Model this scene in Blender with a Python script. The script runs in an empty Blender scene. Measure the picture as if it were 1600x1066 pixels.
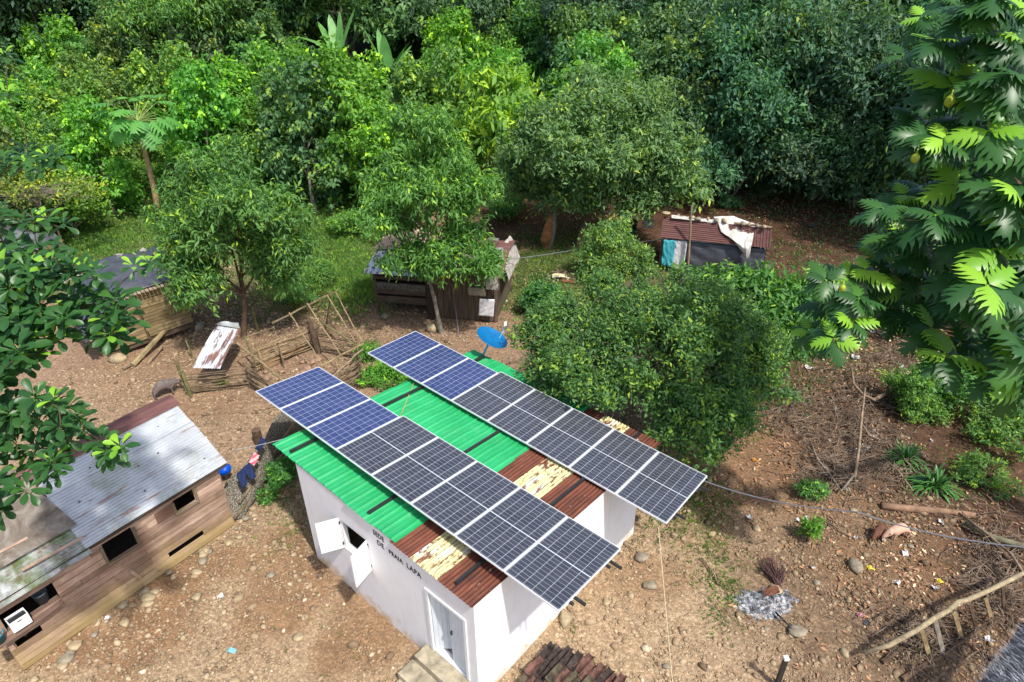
import bpy, math, random
import numpy as np
from mathutils import Vector
R=math.radians
scene=bpy.context.scene
# ---------------------------------------------------------------- camera
FPX,PIT,ROL,CH=984.434,0.51827,-0.01204,11.0751
cam_d=bpy.data.cameras.new('camera'); cam=bpy.data.objects.new('camera',cam_d); scene.collection.objects.link(cam)
scene.camera=cam
cam_d.sensor_fit='HORIZONTAL'; cam_d.sensor_width=36; cam_d.lens=FPX/1600*36
cam_d.clip_start=.1; cam_d.clip_end=2000
_fw=Vector((0,math.cos(PIT),-math.sin(PIT))); _r0=Vector((1,0,0)); _u0=Vector((0,math.sin(PIT),math.cos(PIT)))
_r=_r0*math.cos(ROL)+_u0*math.sin(ROL); _u=_u0*math.cos(ROL)-_r0*math.sin(ROL)
from mathutils import Matrix
m=Matrix((( _r.x,_u.x,-_fw.x,0),(_r.y,_u.y,-_fw.y,0),(_r.z,_u.z,-_fw.z,CH),(0,0,0,1)))
cam.matrix_world=m
# ---------------------------------------------------------------- light
SUN_EL,SUN_AZ=R(57),R(142)
w=bpy.data.worlds.new('World'); scene.world=w; w.use_nodes=True
nt=w.node_tree; nt.nodes.clear()
sky=nt.nodes.new('ShaderNodeTexSky'); sky.sky_type='NISHITA'; sky.sun_disc=False
sky.sun_elevation=SUN_EL; sky.sun_rotation=SUN_AZ; sky.dust_density=2.5; sky.air_density=1.0; sky.ozone_density=1.0
bg=nt.nodes.new('ShaderNodeBackground'); bg.inputs[1].default_value=0.15
wo=nt.nodes.new('ShaderNodeOutputWorld'); nt.links.new(sky.outputs[0],bg.inputs[0]); nt.links.new(bg.outputs[0],wo.inputs[0])
sl=bpy.data.lights.new('sun','SUN'); sl.energy=3.6; sl.angle=R(2.0); sl.color=(1,.955,.88)
so=bpy.data.objects.new('sun',sl); scene.collection.objects.link(so)
SD=Vector((math.sin(SUN_AZ)*math.cos(SUN_EL),math.cos(SUN_AZ)*math.cos(SUN_EL),math.sin(SUN_EL)))
so.rotation_euler=SD.to_track_quat('Z','Y').to_euler()
scene.view_settings.view_transform='Standard'; scene.view_settings.look='None'
scene.view_settings.exposure=0.52; scene.view_settings.gamma=1
# ---------------------------------------------------------------- helpers: places
V=Vector
def ray(x,y): return _fw+_r*((x-800)/FPX)-_u*((y-533)/FPX)
C0=V((0,0,CH))
def D(x,y,d): return C0+ray(x,y)*d
def sstep(a,b,x):
    t=min(1,max(0,(x-a)/(b-a))); return t*t*(3-2*t)
def T(x,y):
    """height of the terrain"""
    z=0.0
    if y>28:
        q=y-28; z+=0.30*q*q/(q+14)*(1-0.0012*min(q,200))
    z+= 0.9*sstep(9,20,x)*sstep(12,22,y)*(0.5+0.5*math.sin(x*.3+y*.2))
    z+= 0.05*math.sin(x*1.3+y*.7)*math.sin(y*1.1-x*.4)*sstep(13,18,abs(x)+y*.5)
    z+= 0.4*sstep(-10,-22,x)*sstep(18,26,y)
    return z
def G(x,y,z=0):
    d=ray(x,y); return C0+d*((z-CH)/d.z)
def GT(x,y):
    """point where the pixel's ray meets the terrain"""
    d=ray(x,y); t=6.0; p=C0+d*t
    for _ in range(200):
        g=p.z-T(p.x,p.y)
        if g<.004 or t>260: break
        t+=g/(abs(d.z)+.35); p=C0+d*t
    p.z=T(p.x,p.y); return p
def PLN(x,y,P,n):
    d=ray(x,y); return C0+d*((P-C0).dot(n)/d.dot(n))
def proj(P):
    d=V(P)-C0; z=d.dot(_fw); return 800+FPX*d.dot(_r)/z, 533-FPX*d.dot(_u)/z
def UP(P,v):
    """height above P whose picture row is v"""
    lo,hi=-1.0,14.0
    for _ in range(30):
        m_=(lo+hi)/2
        if proj(P+V((0,0,m_)))[1]>v: lo=m_
        else: hi=m_
    return lo
# ---------------------------------------------------------------- helpers: materials
class N:
    def __init__(s,name,rough=.8,spec=.3):
        s.m=bpy.data.materials.new(name); s.m.use_nodes=True; s.t=s.m.node_tree
        s.b=s.t.nodes['Principled BSDF']; s.out=s.t.nodes['Material Output']
        s.b.inputs['Roughness'].default_value=rough; s.b.inputs['Specular IOR Level'].default_value=spec
    def n(s,k,**kw):
        x=s.t.nodes.new(k)
        for a,b in kw.items(): setattr(x,a,b)
        return x
    def l(s,a,b): s.t.links.new(a,b)
    def coord(s,kind='Object',scale=(1,1,1),rot=(0,0,0)):
        c=s.n('ShaderNodeTexCoord'); mp=s.n('ShaderNodeMapping'); s.l(c.outputs[kind],mp.inputs[0])
        mp.inputs['Scale'].default_value=scale; mp.inputs['Rotation'].default_value=rot; return mp.outputs[0]
    def noise(s,co,scale,detail=4,rough=.6,dist=0):
        x=s.n('ShaderNodeTexNoise'); s.l(co,x.inputs['Vector']); x.inputs['Scale'].default_value=scale
        x.inputs['Detail'].default_value=detail; x.inputs['Roughness'].default_value=rough; x.inputs['Distortion'].default_value=dist
        return x.outputs['Fac']
    def vor(s,co,scale,out='Color',feature='F1'):
        x=s.n('ShaderNodeTexVoronoi'); x.feature=feature; s.l(co,x.inputs['Vector']); x.inputs['Scale'].default_value=scale; return x.outputs[out]
    def ramp(s,fac,stops,interp='LINEAR'):
        x=s.n('ShaderNodeValToRGB'); s.l(fac,x.inputs[0]); e=x.color_ramp.elements; x.color_ramp.interpolation=interp
        while len(e)<len(stops): e.new(.5)
        for i,(p,c) in enumerate(stops):
            e[i].position=p
            if not hasattr(c,'__len__'): c=(c,c,c)
            e[i].color=(*c[:3],1)
        return x.outputs[0]
    def mix(s,fac,a,b,mode='MIX'):
        x=s.n('ShaderNodeMix',data_type='RGBA',blend_type=mode)
        for i,v in ((0,fac),(6,a),(7,b)):
            if hasattr(v,'is_linked') : s.l(v,x.inputs[i])
            elif i==0: x.inputs[0].default_value=v
            else: x.inputs[i].default_value=(*v[:3],1)
        return x.outputs[2]
    def math(s,op,a,b=0.0,c=0.0):
        x=s.n('ShaderNodeMath',operation=op)
        for i,v in enumerate((a,b,c)):
            if hasattr(v,'is_linked'): s.l(v,x.inputs[i])
            else: x.inputs[i].default_value=v
        return x.outputs[0]
    def xyz(s,co):
        x=s.n('ShaderNodeSeparateXYZ'); s.l(co,x.inputs[0]); return x.outputs
    def col(s,c):
        if hasattr(c,'is_linked'): s.l(c,s.b.inputs['Base Color'])
        else: s.b.inputs['Base Color'].default_value=(*c[:3],1)
        return s
    def bump(s,h,strength=.5,dist=.02):
        x=s.n('ShaderNodeBump'); s.l(h,x.inputs['Height']); x.inputs['Strength'].default_value=strength
        x.inputs['Distance'].default_value=dist; s.l(x.outputs[0],s.b.inputs['Normal']); return s
def plain(name,c,rough=.8,var=.15,scale=6,bump=.2,spec=.3,metal=0):
    q=N(name,rough,spec); co=q.coord(); f=q.noise(co,scale,6,.65)
    d=tuple(x*(1-var*1.6) for x in c); e=tuple(min(1,x*(1+var*1.4)) for x in c)
    q.col(q.ramp(f,[(.3,d),(.7,e)])); q.b.inputs['Metallic'].default_value=metal
    if bump: q.bump(q.noise(co,scale*6,4,.7),bump,.01)
    return q.m
def wood(name,c1,c2,c3,rough=.9,axis=0,sc=1.0,moss=None):
    """weathered boards: streaks along one local axis plus blotches"""
    q=N(name,rough,.2); s=[9*sc,9*sc,9*sc]; s[axis]=.8*sc
    co=q.coord('Object',tuple(s)); f=q.noise(co,2.2,8,.7,.4)
    col=q.ramp(f,[(.28,c1),(.5,c2),(.72,c3)])
    c0=q.coord(); f2=q.noise(c0,.9,5,.7)
    col=q.mix(q.ramp(f2,[(.42,0),(.62,.6)]),col,c1)
    if moss: col=q.mix(q.ramp(q.noise(c0,1.6,6,.75),[(.5,0),(.68,.75)]),col,moss)
    q.col(col); q.bump(f,.35,.01); return q.m
M={}
# ---------------------------------------------------------------- helpers: meshes and objects
COL=scene.collection
ORG={}
class MB:
    def __init__(s): s.v=[]; s.f=[]; s.uv={}
    def add(s,vs,fs):
        o=len(s.v); s.v+= [tuple(p) for p in vs]; s.f+=[tuple(i+o for i in f) for f in fs]; return o
    def box(s,c,sx,sy,sz,ex=(1,0,0),ey=(0,1,0),ez=(0,0,1)):
        c=V(c); ex=V(ex)*sx/2; ey=V(ey)*sy/2; ez=V(ez)*sz/2
        vs=[c+ex*i+ey*j+ez*k for k in(-1,1) for j in(-1,1) for i in(-1,1)]
        s.add(vs,[(0,2,3,1),(4,5,7,6),(0,1,5,4),(2,6,7,3),(0,4,6,2),(1,3,7,5)]); return s
    def beam(s,a,b,w,h,up=(0,0,1)):
        a=V(a); b=V(b); d=b-a; L_=d.length; d.normalize(); y=V(up).cross(d)
        if y.length<1e-4: y=V((1,0,0)).cross(d)
        y.normalize(); z=d.cross(y); return s.box((a+b)/2,L_,w,h,d,y,z)
    def tube(s,pts,rad,n=6,cap=True):
        pts=[V(p) for p in pts]; k=len(pts)
        if not hasattr(rad,'__len__'): rad=[rad]*k
        o=len(s.v); prev=None
        for i,p in enumerate(pts):
            d=(pts[min(i+1,k-1)]-pts[max(i-1,0)])
            if d.length<1e-7: d=V((0,0,1))
            d.normalize()
            if prev is None: x=d.orthogonal().normalized()
            else:
                x=prev-d*prev.dot(d)
                x=x.normalized() if x.length>1e-5 else d.orthogonal().normalized()
            prev=x; y=d.cross(x)
            for j in range(n):
                t=2*math.pi*j/n; s.v.append(tuple(p+(x*math.cos(t)+y*math.sin(t))*rad[i]))
        for i in range(k-1):
            for j in range(n):
                a=o+i*n+j; b=o+i*n+(j+1)%n; s.f.append((a,b,b+n,a+n))
        if cap: s.f.append(tuple(o+j for j in reversed(range(n)))); s.f.append(tuple(o+(k-1)*n+j for j in range(n)))
        return s
    def lathe(s,c,prof,n=16,ax=(0,0,1)):
        c=V(c); z=V(ax).normalized(); x=z.orthogonal().normalized(); y=z.cross(x); o=len(s.v)
        for r_,h_ in prof:
            for j in range(n):
                t=2*math.pi*j/n; s.v.append(tuple(c+z*h_+(x*math.cos(t)+y*math.sin(t))*r_))
        for i in range(len(prof)-1):
            for j in range(n):
                a=o+i*n+j; b=o+i*n+(j+1)%n; s.f.append((a,b,b+n,a+n))
        return s
    def sheet(s,fn,nu,nv,th=.01,n=None):
        """closed thin slab following fn(u,v)->point; n = normal offset direction"""
        n=V(n) if n is not None else V((0,0,1)); o=len(s.v)
        P=[[V(fn(i/nu,j/nv)) for j in range(nv+1)] for i in range(nu+1)]
        for k in (0,1):
            for i in range(nu+1):
                for j in range(nv+1): s.v.append(tuple(P[i][j]-n*th*k))
        K=(nu+1)*(nv+1); ix=lambda i,j,k:o+k*K+i*(nv+1)+j
        for i in range(nu):
            for j in range(nv):
                s.f.append((ix(i,j,0),ix(i+1,j,0),ix(i+1,j+1,0),ix(i,j+1,0)))
                s.f.append((ix(i,j,1),ix(i,j+1,1),ix(i+1,j+1,1),ix(i+1,j,1)))
        for i in range(nu):
            s.f.append((ix(i,0,0),ix(i,0,1),ix(i+1,0,1),ix(i+1,0,0))); s.f.append((ix(i,nv,0),ix(i+1,nv,0),ix(i+1,nv,1),ix(i,nv,1)))
        for j in range(nv):
            s.f.append((ix(0,j,0),ix(0,j+1,0),ix(0,j+1,1),ix(0,j,1))); s.f.append((ix(nu,j,0),ix(nu,j,1),ix(nu,j+1,1),ix(nu,j+1,0)))
        return s
def obj(name,mb,mat,parent=None,smooth=False,label=None,loc=None):
    me=bpy.data.meshes.new(name)
    o0=ORG.get(parent.name,V((0,0,0))) if parent else (V(loc) if loc is not None else V((0,0,0)))
    vs=mb.v if (o0.length==0) else [(x-o0.x,y-o0.y,z-o0.z) for x,y,z in mb.v]
    me.from_pydata(vs,[],mb.f); me.update()
    if smooth: me.polygons.foreach_set('use_smooth',[True]*len(me.polygons))
    if mat: me.materials.append(mat)
    o=bpy.data.objects.new(name,me); COL.objects.link(o)
    if parent: o.parent=parent; ORG[o.name]=o0
    else: o.location=o0; ORG[o.name]=o0
    if label: o['label']=label
    return o
def tag(o,label,cat,group=None,kind=None):
    if kind: o['kind']=kind
    else: o['label']=label; o['category']=cat
    if group: o['group']=group
    if kind and label: o['label']=label
    return o
def thing(name,label,cat,loc,group=None):
    o=bpy.data.objects.new(name,None); COL.objects.link(o); o.location=loc; o.empty_display_size=.2
    ORG[o.name]=V(loc); return tag(o,label,cat,group)
def lerp(a,b,t): return V(a)*(1-t)+V(b)*t
rnd=random.Random(5)
def stick(mb,a,b,r=.02,k=5,wob=.02,n=6,taper=.7):
    a=V(a); b=V(b); pts=[]
    for i in range(k+1):
        p=lerp(a,b,i/k)
        if 0<i<k: p+=V((rnd.uniform(-1,1),rnd.uniform(-1,1),rnd.uniform(-1,1)))*wob
        pts.append(p)
    mb.tube(pts,[r*(1-(1-taper)*i/k)*rnd.uniform(.9,1.1) for i in range(k+1)],n); return mb
def npmesh(name,verts,faces_flat,nper,mat,parent=None,attrs=None,loc=None,smooth=False,total=None):
    """fast mesh: verts (N,3), faces_flat int array, nper verts per face (all equal)"""
    me=bpy.data.meshes.new(name); nf=len(faces_flat)//nper
    me.vertices.add(len(verts)); me.vertices.foreach_set('co',np.asarray(verts,np.float32).ravel())
    me.loops.add(len(faces_flat)); me.loops.foreach_set('vertex_index',np.asarray(faces_flat,np.int32))
    me.polygons.add(nf); me.polygons.foreach_set('loop_start',np.arange(nf,dtype=np.int32)*nper)
    me.polygons.foreach_set('loop_total',np.full(nf,nper,np.int32))
    if smooth: me.polygons.foreach_set('use_smooth',np.ones(nf,bool))
    for an,(dom,dat) in (attrs or {}).items():
        a=me.attributes.new(an,'FLOAT',dom); a.data.foreach_set('value',np.asarray(dat,np.float32))
    me.update(calc_edges=True)
    if mat: me.materials.append(mat)
    o=bpy.data.objects.new(name,me); COL.objects.link(o)
    if parent: o.parent=parent
    elif loc is not None: o.location=loc
    return o
# ---------------------------------------------------------------- ground
def mat_ground():
    q=N('ground',.95,.15); co=q.coord('Object'); X=q.xyz(co)
    big=q.noise(co,.22,5,.6); mid=q.noise(co,1.3,6,.65); fine=q.noise(co,9,6,.75)
    tan=q.ramp(fine,[(.25,(.19,.125,.075)),(.5,(.34,.240,.148)),(.75,(.50,.385,.25))])
    red=q.ramp(fine,[(.25,(.125,.075,.048)),(.5,(.25,.160,.103)),(.75,(.38,.27,.18))])
    dark=q.ramp(fine,[(.25,(.045,.026,.016)),(.55,(.115,.066,.040)),(.8,(.22,.15,.095))])
    g=q.ramp(fine,[(.25,(.06,.062,.022)),(.6,(.13,.145,.048)),(.8,(.22,.22,.085))])
    # redder to the back, darker earth on the right-hand slope, grass in the clearing
    fb=q.math('ADD',q.math('MULTIPLY',X[1],.07),q.math('MULTIPLY',big,1.2))
    c=q.mix(q.ramp(fb,[(.0,0),(1.0,1)]),tan,red)
    c=q.mix(q.ramp(fb,[(.0,0),(1.0,1)]),tan,red)
    r1=q.n('ShaderNodeMapRange'); q.l(fb,r1.inputs[0]); r1.inputs[1].default_value=1.35; r1.inputs[2].default_value=1.9
    c=q.mix(r1.outputs[0],tan,red)
    r2=q.n('ShaderNodeMapRange'); q.l(q.math('ADD',q.math('ADD',q.math('MULTIPLY',X[0],.16),q.math('MULTIPLY',X[1],.035)),q.math('MULTIPLY',mid,1.5)),r2.inputs[0]); r2.inputs[1].default_value=1.75; r2.inputs[2].default_value=2.75
    c=q.mix(r2.outputs[0],c,dark)
    # grass: attribute painted per vertex as ground cover (where the sward grows)
    at=q.n('ShaderNodeAttribute'); at.attribute_name='sward'
    gf=q.math('MULTIPLY',at.outputs['Fac'],1.25); gm=q.n('ShaderNodeMapRange'); q.l(q.math('SUBTRACT',q.math('ADD',gf,q.math('MULTIPLY',mid,.9)),.75),gm.inputs[0]); gm.inputs[1].default_value=.0; gm.inputs[2].default_value=.35
    c=q.mix(gm.outputs[0],c,g)
    at2=q.n('ShaderNodeAttribute'); at2.attribute_name='leafmould_shade'
    c=q.mix(at2.outputs['Fac'],c,q.ramp(fine,[(.3,(.03,.018,.011)),(.55,(.075,.038,.022)),(.8,(.17,.09,.05))]))  # litter browns, deepened so the colour also carries the jungle canopy's shade
    at3=q.n('ShaderNodeAttribute'); at3.attribute_name='mud'
    c=q.mix(at3.outputs['Fac'],c,q.ramp(mid,[(.3,(.17,.095,.05)),(.7,(.29,.17,.09))]))
    peb=q.vor(co,26,'Color'); pv=q.n('ShaderNodeSeparateColor'); q.l(peb,pv.inputs[0])
    c=q.mix(.55,c,q.mix(1,c,q.ramp(pv.outputs[0],[(0,.45),(.6,.9),(1,1.5)]),'MULTIPLY'))
    q.col(c)
    d=q.vor(co,26,'Distance'); h=q.math('ADD',q.math('MULTIPLY',q.math('SUBTRACT',1.0,d),.5),q.math('MULTIPLY',fine,.6))
    q.bump(h,.8,.03); return q.m
def build_ground():
    xs=np.concatenate([np.arange(-150,-24,3.5),np.arange(-24,24,.22),np.arange(24,150,3.5)])
    ys=np.concatenate([np.arange(-40,1,3),np.arange(1,32,.22),np.arange(32,60,.7),np.arange(60,260,5)])
    X,Y=np.meshgrid(xs,ys); rr=np.random.RandomState(3)
    Z=np.array([[T(x,y) for x in xs] for y in ys])
    near=(np.abs(X)<24)&(Y>1)&(Y<32)
    bump=.018*np.sin(X*5.1+3*np.sin(Y*2.3))*np.sin(Y*4.7+2*np.sin(X*1.9))+rr.uniform(-.012,.012,X.shape)
    Z=Z+np.where(near,bump,0)
    nx,ny=len(xs),len(ys); vs=np.stack([X,Y,Z],-1).reshape(-1,3)
    i=np.arange(ny-1)[:,None]*nx+np.arange(nx-1)[None]; f=np.stack([i,i+1,i+nx+1,i+nx],-1).reshape(-1)
    # where grass grows, where leaf mould with painted-in canopy shade lies (regions of the yard, in metres)
    sw=np.zeros(X.shape); lm=np.zeros(X.shape); mud=np.zeros(X.shape)
    WB=.45*np.sin(X*1.7+2*np.sin(Y*1.1))*np.sin(Y*1.5+1.7*np.sin(X*.9))+.35*np.sin(X*4.3+Y*2.9)*np.sin(Y*3.7-X*2.1)
    def blob(A,px,ru,rv,s=1.0):
        c=GT(*px); d=((X-c.x)/ru)**2+((Y-c.y)/rv)**2+WB; np.maximum(A,s*np.clip(1.6-d,0,1),out=A)
    for px,ru,rv,s in [((840,430),3.0,3.2,.85),((900,400),3,2.5,.8),((530,380),4,7,1),((460,420),3,4,1),((520,440),3,2,.9),((150,380),6,5,1),((300,360),6,6,1),((1100,800),1.2,1,.35),((1300,560),3,2,.35)]: blob(sw,px,ru,rv,s)
    sw=np.maximum(sw,np.clip((Y-33)/5,0,1)*np.clip(.3+(6-X)/8,.3,1))
    for px,ru,rv,s in [((1300,330),9,6,1),((1150,300),8,5,1),((850,350),5,3,.9),((1330,650),4,4,.45),((1400,950),3,2.5,.45),((420,490),4,1.8,.5),((1000,330),5,3,1)]: blob(lm,px,ru,rv,s)
    for px,ru,rv,s in [((450,900),1.0,1.5,.8),((250,950),.9,1.4,.9),((330,880),1.2,.5,.8),((120,1010),1.2,.5,.8),((560,1010),.8,.6,.8),((880,900),1.2,.7,.5),((1150,640),2,2,.7),((300,640),1.5,.8,.5),((1380,880),1.5,1,.5),((1150,700),3,3,.6),((600,960),1.2,1.0,.7),((250,580),2,2,.3),((1000,900),1,.6,.5)]: blob(mud,px,ru,rv,s)
    sw=np.where(lm>.5,sw*.2,sw)
    o=npmesh('ground',vs,f,4,mat_ground(),attrs={'sward':('POINT',sw.ravel()),'leafmould_shade':('POINT',np.clip(lm,0,1).ravel()),'mud':('POINT',mud.ravel())},smooth=True)
    o['kind']='structure'
build_ground()
# ================================================================ the white house
YAW=-.71933
A=V((math.cos(YAW),math.sin(YAW),0)); B=V((-math.sin(YAW),math.cos(YAW),0)); Z=V((0,0,1))
L0=V((-4.37214,9.78919,0)); LA,LB,HH,SB,SA=4.944,5.15,2.742,-.0691,-.0332
def H3(a,b,z): return L0+A*a+B*b+Z*z
def top(a,b): return HH+SA*a+SB*b
def roofp(a,b,z=0): return H3(a,b,top(a,b)+z)
def mat_plaster():
    q=N('white_plaster',.85,.25); co=q.coord(); X=q.xyz(co)
    c=q.ramp(q.noise(co,2.5,6,.7),[(.3,(.80,.79,.80)),(.7,(.87,.865,.87))])
    c=q.mix(q.ramp(q.noise(q.coord('Object',(5,5,.35)),2.0,7,.75),[(.52,0),(.75,.35)]),c,(.58,.55,.50))
    # ochre splashes and damp along the foot of the wall
    f=q.math('ADD',q.math('MULTIPLY',X[2],-.9),q.math('MULTIPLY',q.noise(co,2.2,7,.75),2.1))
    r=q.n('ShaderNodeMapRange'); q.l(f,r.inputs[0]); r.inputs[1].default_value=.82; r.inputs[2].default_value=1.25; r.inputs[4].default_value=.9
    c=q.mix(r.outputs[0],c,(.62,.40,.17))
    q.col(c); q.bump(q.noise(co,22,6,.7),.22,.01); return q.m
M['plaster']=mat_plaster()
M['white_paint']=plain('white_paint',(.80,.81,.82),.5,.05,5,.1,.4)
M['black']=plain('black_steel',(.022,.024,.026),.45,.2,9,.1,.5)
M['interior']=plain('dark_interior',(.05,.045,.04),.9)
M['concrete']=plain('weathered_concrete',(.33,.285,.20),.9,.35,4,.5)
M['ink']=plain('black_stencil_ink',(.02,.02,.022),.8,.1,8,0)
house=thing('white_house','single-room white plastered house with half green, half rusty roof under the solar panels','house',L0)
WT=.14
def wall(mbx,o,ex,n,x0,x1,z0,fz,holes=()):
    """vertical wall slab, ex along, n outward; holes (xa,xb,za,zb)"""
    def slab(xa,xb,za0,za1,zb0,zb1):
        P=[o+ex*xa+Z*za0,o+ex*xb+Z*zb0,o+ex*xb+Z*zb1,o+ex*xa+Z*za1]; Q=[p-n*WT for p in P]
        mbx.add(P+Q,[(0,1,2,3),(7,6,5,4),(0,4,5,1),(1,5,6,2),(2,6,7,3),(3,7,4,0)])
    cuts=sorted({x0,x1}|{h for hh in holes for h in hh[:2]})
    for xa,xb in zip(cuts,cuts[1:]):
        hs=[h for h in holes if h[0]<=xa+1e-6 and h[1]>=xb-1e-6]
        if not hs: slab(xa,xb,z0,fz(xa),z0,fz(xb))
        else:
            h=hs[0]
            if h[2]>z0+1e-6: slab(xa,xb,z0,h[2],z0,h[2])
            slab(xa,xb,h[3],fz(xa),h[3],fz(xb))
WIN=(1.29,2.16,1.28,2.08); DOOR=(3.76,4.74,.42,2.06)
mb=MB(); wall(mb,L0,A,-B,0,LA,-.2,lambda a:top(a,0)-.012,[WIN,DOOR]); obj('wall',mb,M['plaster'],house,label='front wall with lettering, shuttered window and double door')
mb=MB(); wall(mb,H3(LA,0,0),B,A,WT+.001,LB,-.2,lambda b:top(LA,b)-.012); obj('wall',mb,M['plaster'],house,label='sunlit windowless end wall')
mb=MB(); wall(mb,H3(0,LB,0),A,B,WT,LA-WT-.001,-.2,lambda a:top(a,LB)-.012); obj('wall',mb,M['plaster'],house)
mb=MB(); wall(mb,H3(0,0,0),B,-A,WT+.001,LB,-.2,lambda b:top(0,b)-.012); obj('wall',mb,M['plaster'],house)
mb=MB(); mb.box(H3(LA/2,LB/2,.38),LA-2*WT-.01,LB-2*WT-.01,.06,A,B,Z); obj('floor_slab',mb,M['concrete'],house)
# window
a0,a1,z0,z1=WIN
mb=MB(); 
for c,sx,sz in (((a0+a1)/2,a1-a0,.05),):
    mb.box(H3(c,.06,z0+.025),sx-.004,.10,.05,A,B,Z); mb.box(H3(c,.06,z1-.025),sx-.004,.10,.05,A,B,Z)
mb.box(H3(a0+.027,.06,(z0+z1)/2),.05,.10,z1-z0-.104,A,B,Z); mb.box(H3(a1-.027,.06,(z0+z1)/2),.05,.10,z1-z0-.104,A,B,Z)
obj('window_frame',mb,M['white_paint'],house)
def shutter(ah,w,th,dx):
    d=(A*math.cos(th)-B*math.sin(th)); n=d.cross(Z); mb=MB(); zc=(z0+z1)/2; hh=z1-z0
    o=H3(ah,0,0)-B*.012
    mb.box(o+d*(w/2)+Z*zc,w,.022,hh,d,n,Z)
    s=MB()
    for sg in (1,-1):
        for zz in (z0+.14,z1-.14): s.box(o+d*(w/2)+Z*zz+n*sg*.019,w-.04,.016,.07,d,n,Z)
        s.box(o+d*(w/2)+Z*zc+n*sg*.014,.006,.006,hh-.06,d,n,Z)
    sh=obj('shutter',mb,M['white_paint'],house); obj('batten',s,M['white_paint'],sh)
    for zz in (z0+.12,z1-.12): s=MB(); s.box(o+Z*zz-B*.003,.03,.03,.07,A,B,Z); obj('hinge',s,M['black'],sh)
shutter(a0,.44,R(118),-1); shutter(a1,.45,R(76),1)
# double door
a0d,a1d,z0d,z1d=DOOR
mb=MB(); mb.box(H3(a0d+.03,.045,(z0d+z1d)/2),.06,.13,z1d-z0d-.004,A,B,Z); mb.box(H3(a1d-.03,.045,(z0d+z1d)/2),.06,.13,z1d-z0d-.004,A,B,Z)
mb.box(H3((a0d+a1d)/2,.045,z1d-.03),a1d-a0d-.124,.13,.056,A,B,Z); obj('door_frame',mb,M['white_paint'],house)
M['door_paint']=wood('door_paint',(.55,.60,.66),(.66,.71,.76),(.76,.79,.82),.6,2,1.4)
def leaf(ah,w,th,sg):
    d=A*math.cos(th)*sg+B*math.sin(th); n=d.cross(Z); mb=MB(); o=H3(ah,.03,0)
    k=5
    for i in range(k): mb.box(o+d*(w*(i+.5)/k)+Z*((z0d+z1d)/2-.02)+n*(.002*(i%2)),w/k-.004,.03,z1d-z0d-.11,d,n,Z)
    l_=obj('door_leaf',mb,M['door_paint'],house)
    m2=MB(); m2.box(o+d*(w-.05)+Z*(z0d+.85)-n*.03,.02,.04,.1,d,n,Z); obj('handle',m2,M['black'],l_)
leaf(a0d+.075,.42,R(38),1); leaf(a1d-.075,.42,R(7),-1)
# lettering
DG=bpy.context.evaluated_depsgraph_get()
def letters(txt,size,o,ex,ey,n,mat,parent,name='lettering',wx=1.0,sp=1.15):
    cu=bpy.data.curves.new('t','FONT'); cu.body=txt; cu.size=size; cu.extrude=.0015; cu.space_character=sp; cu.offset=.004
    t=bpy.data.objects.new('t',cu); COL.objects.link(t); bpy.context.view_layer.update()
    me=bpy.data.meshes.new_from_object(t.evaluated_get(bpy.context.evaluated_depsgraph_get()))
    mb=MB(); mb.add([o+ex*(v.co.x*wx)+ey*v.co.y+n*(v.co.z+.003) for v in me.vertices],[tuple(p.vertices) for p in me.polygons])
    bpy.data.objects.remove(t); bpy.data.curves.remove(cu); bpy.data.meshes.remove(me)
    return obj(name,mb,mat,parent)
for txt,a_,z_,w_ in (('SEDE',2.42,2.42,1.2),('DE',2.50,2.22,1.2),('PRAIA',2.83,2.22,1.16),('LAPA',3.31,2.22,1.2)):
    letters(txt,.17 if txt!='PRAIA' else .15,H3(a_,0,z_),A,Z,-B,M['ink'],house,wx=w_*.72 if txt!='SEDE' else .75)
# steps
mb=MB(); mb.box(H3(4.22,-.16,.20),1.20,.315,.40,A,B,Z); mb.box(H3(4.22,-.50,.12),1.32,.36,.24,A,B,Z); mb.box(H3(4.25,-.84,.05),1.30,.32,.12,A,B,Z)
obj('doorstep',mb,M['concrete'],house)
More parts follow.
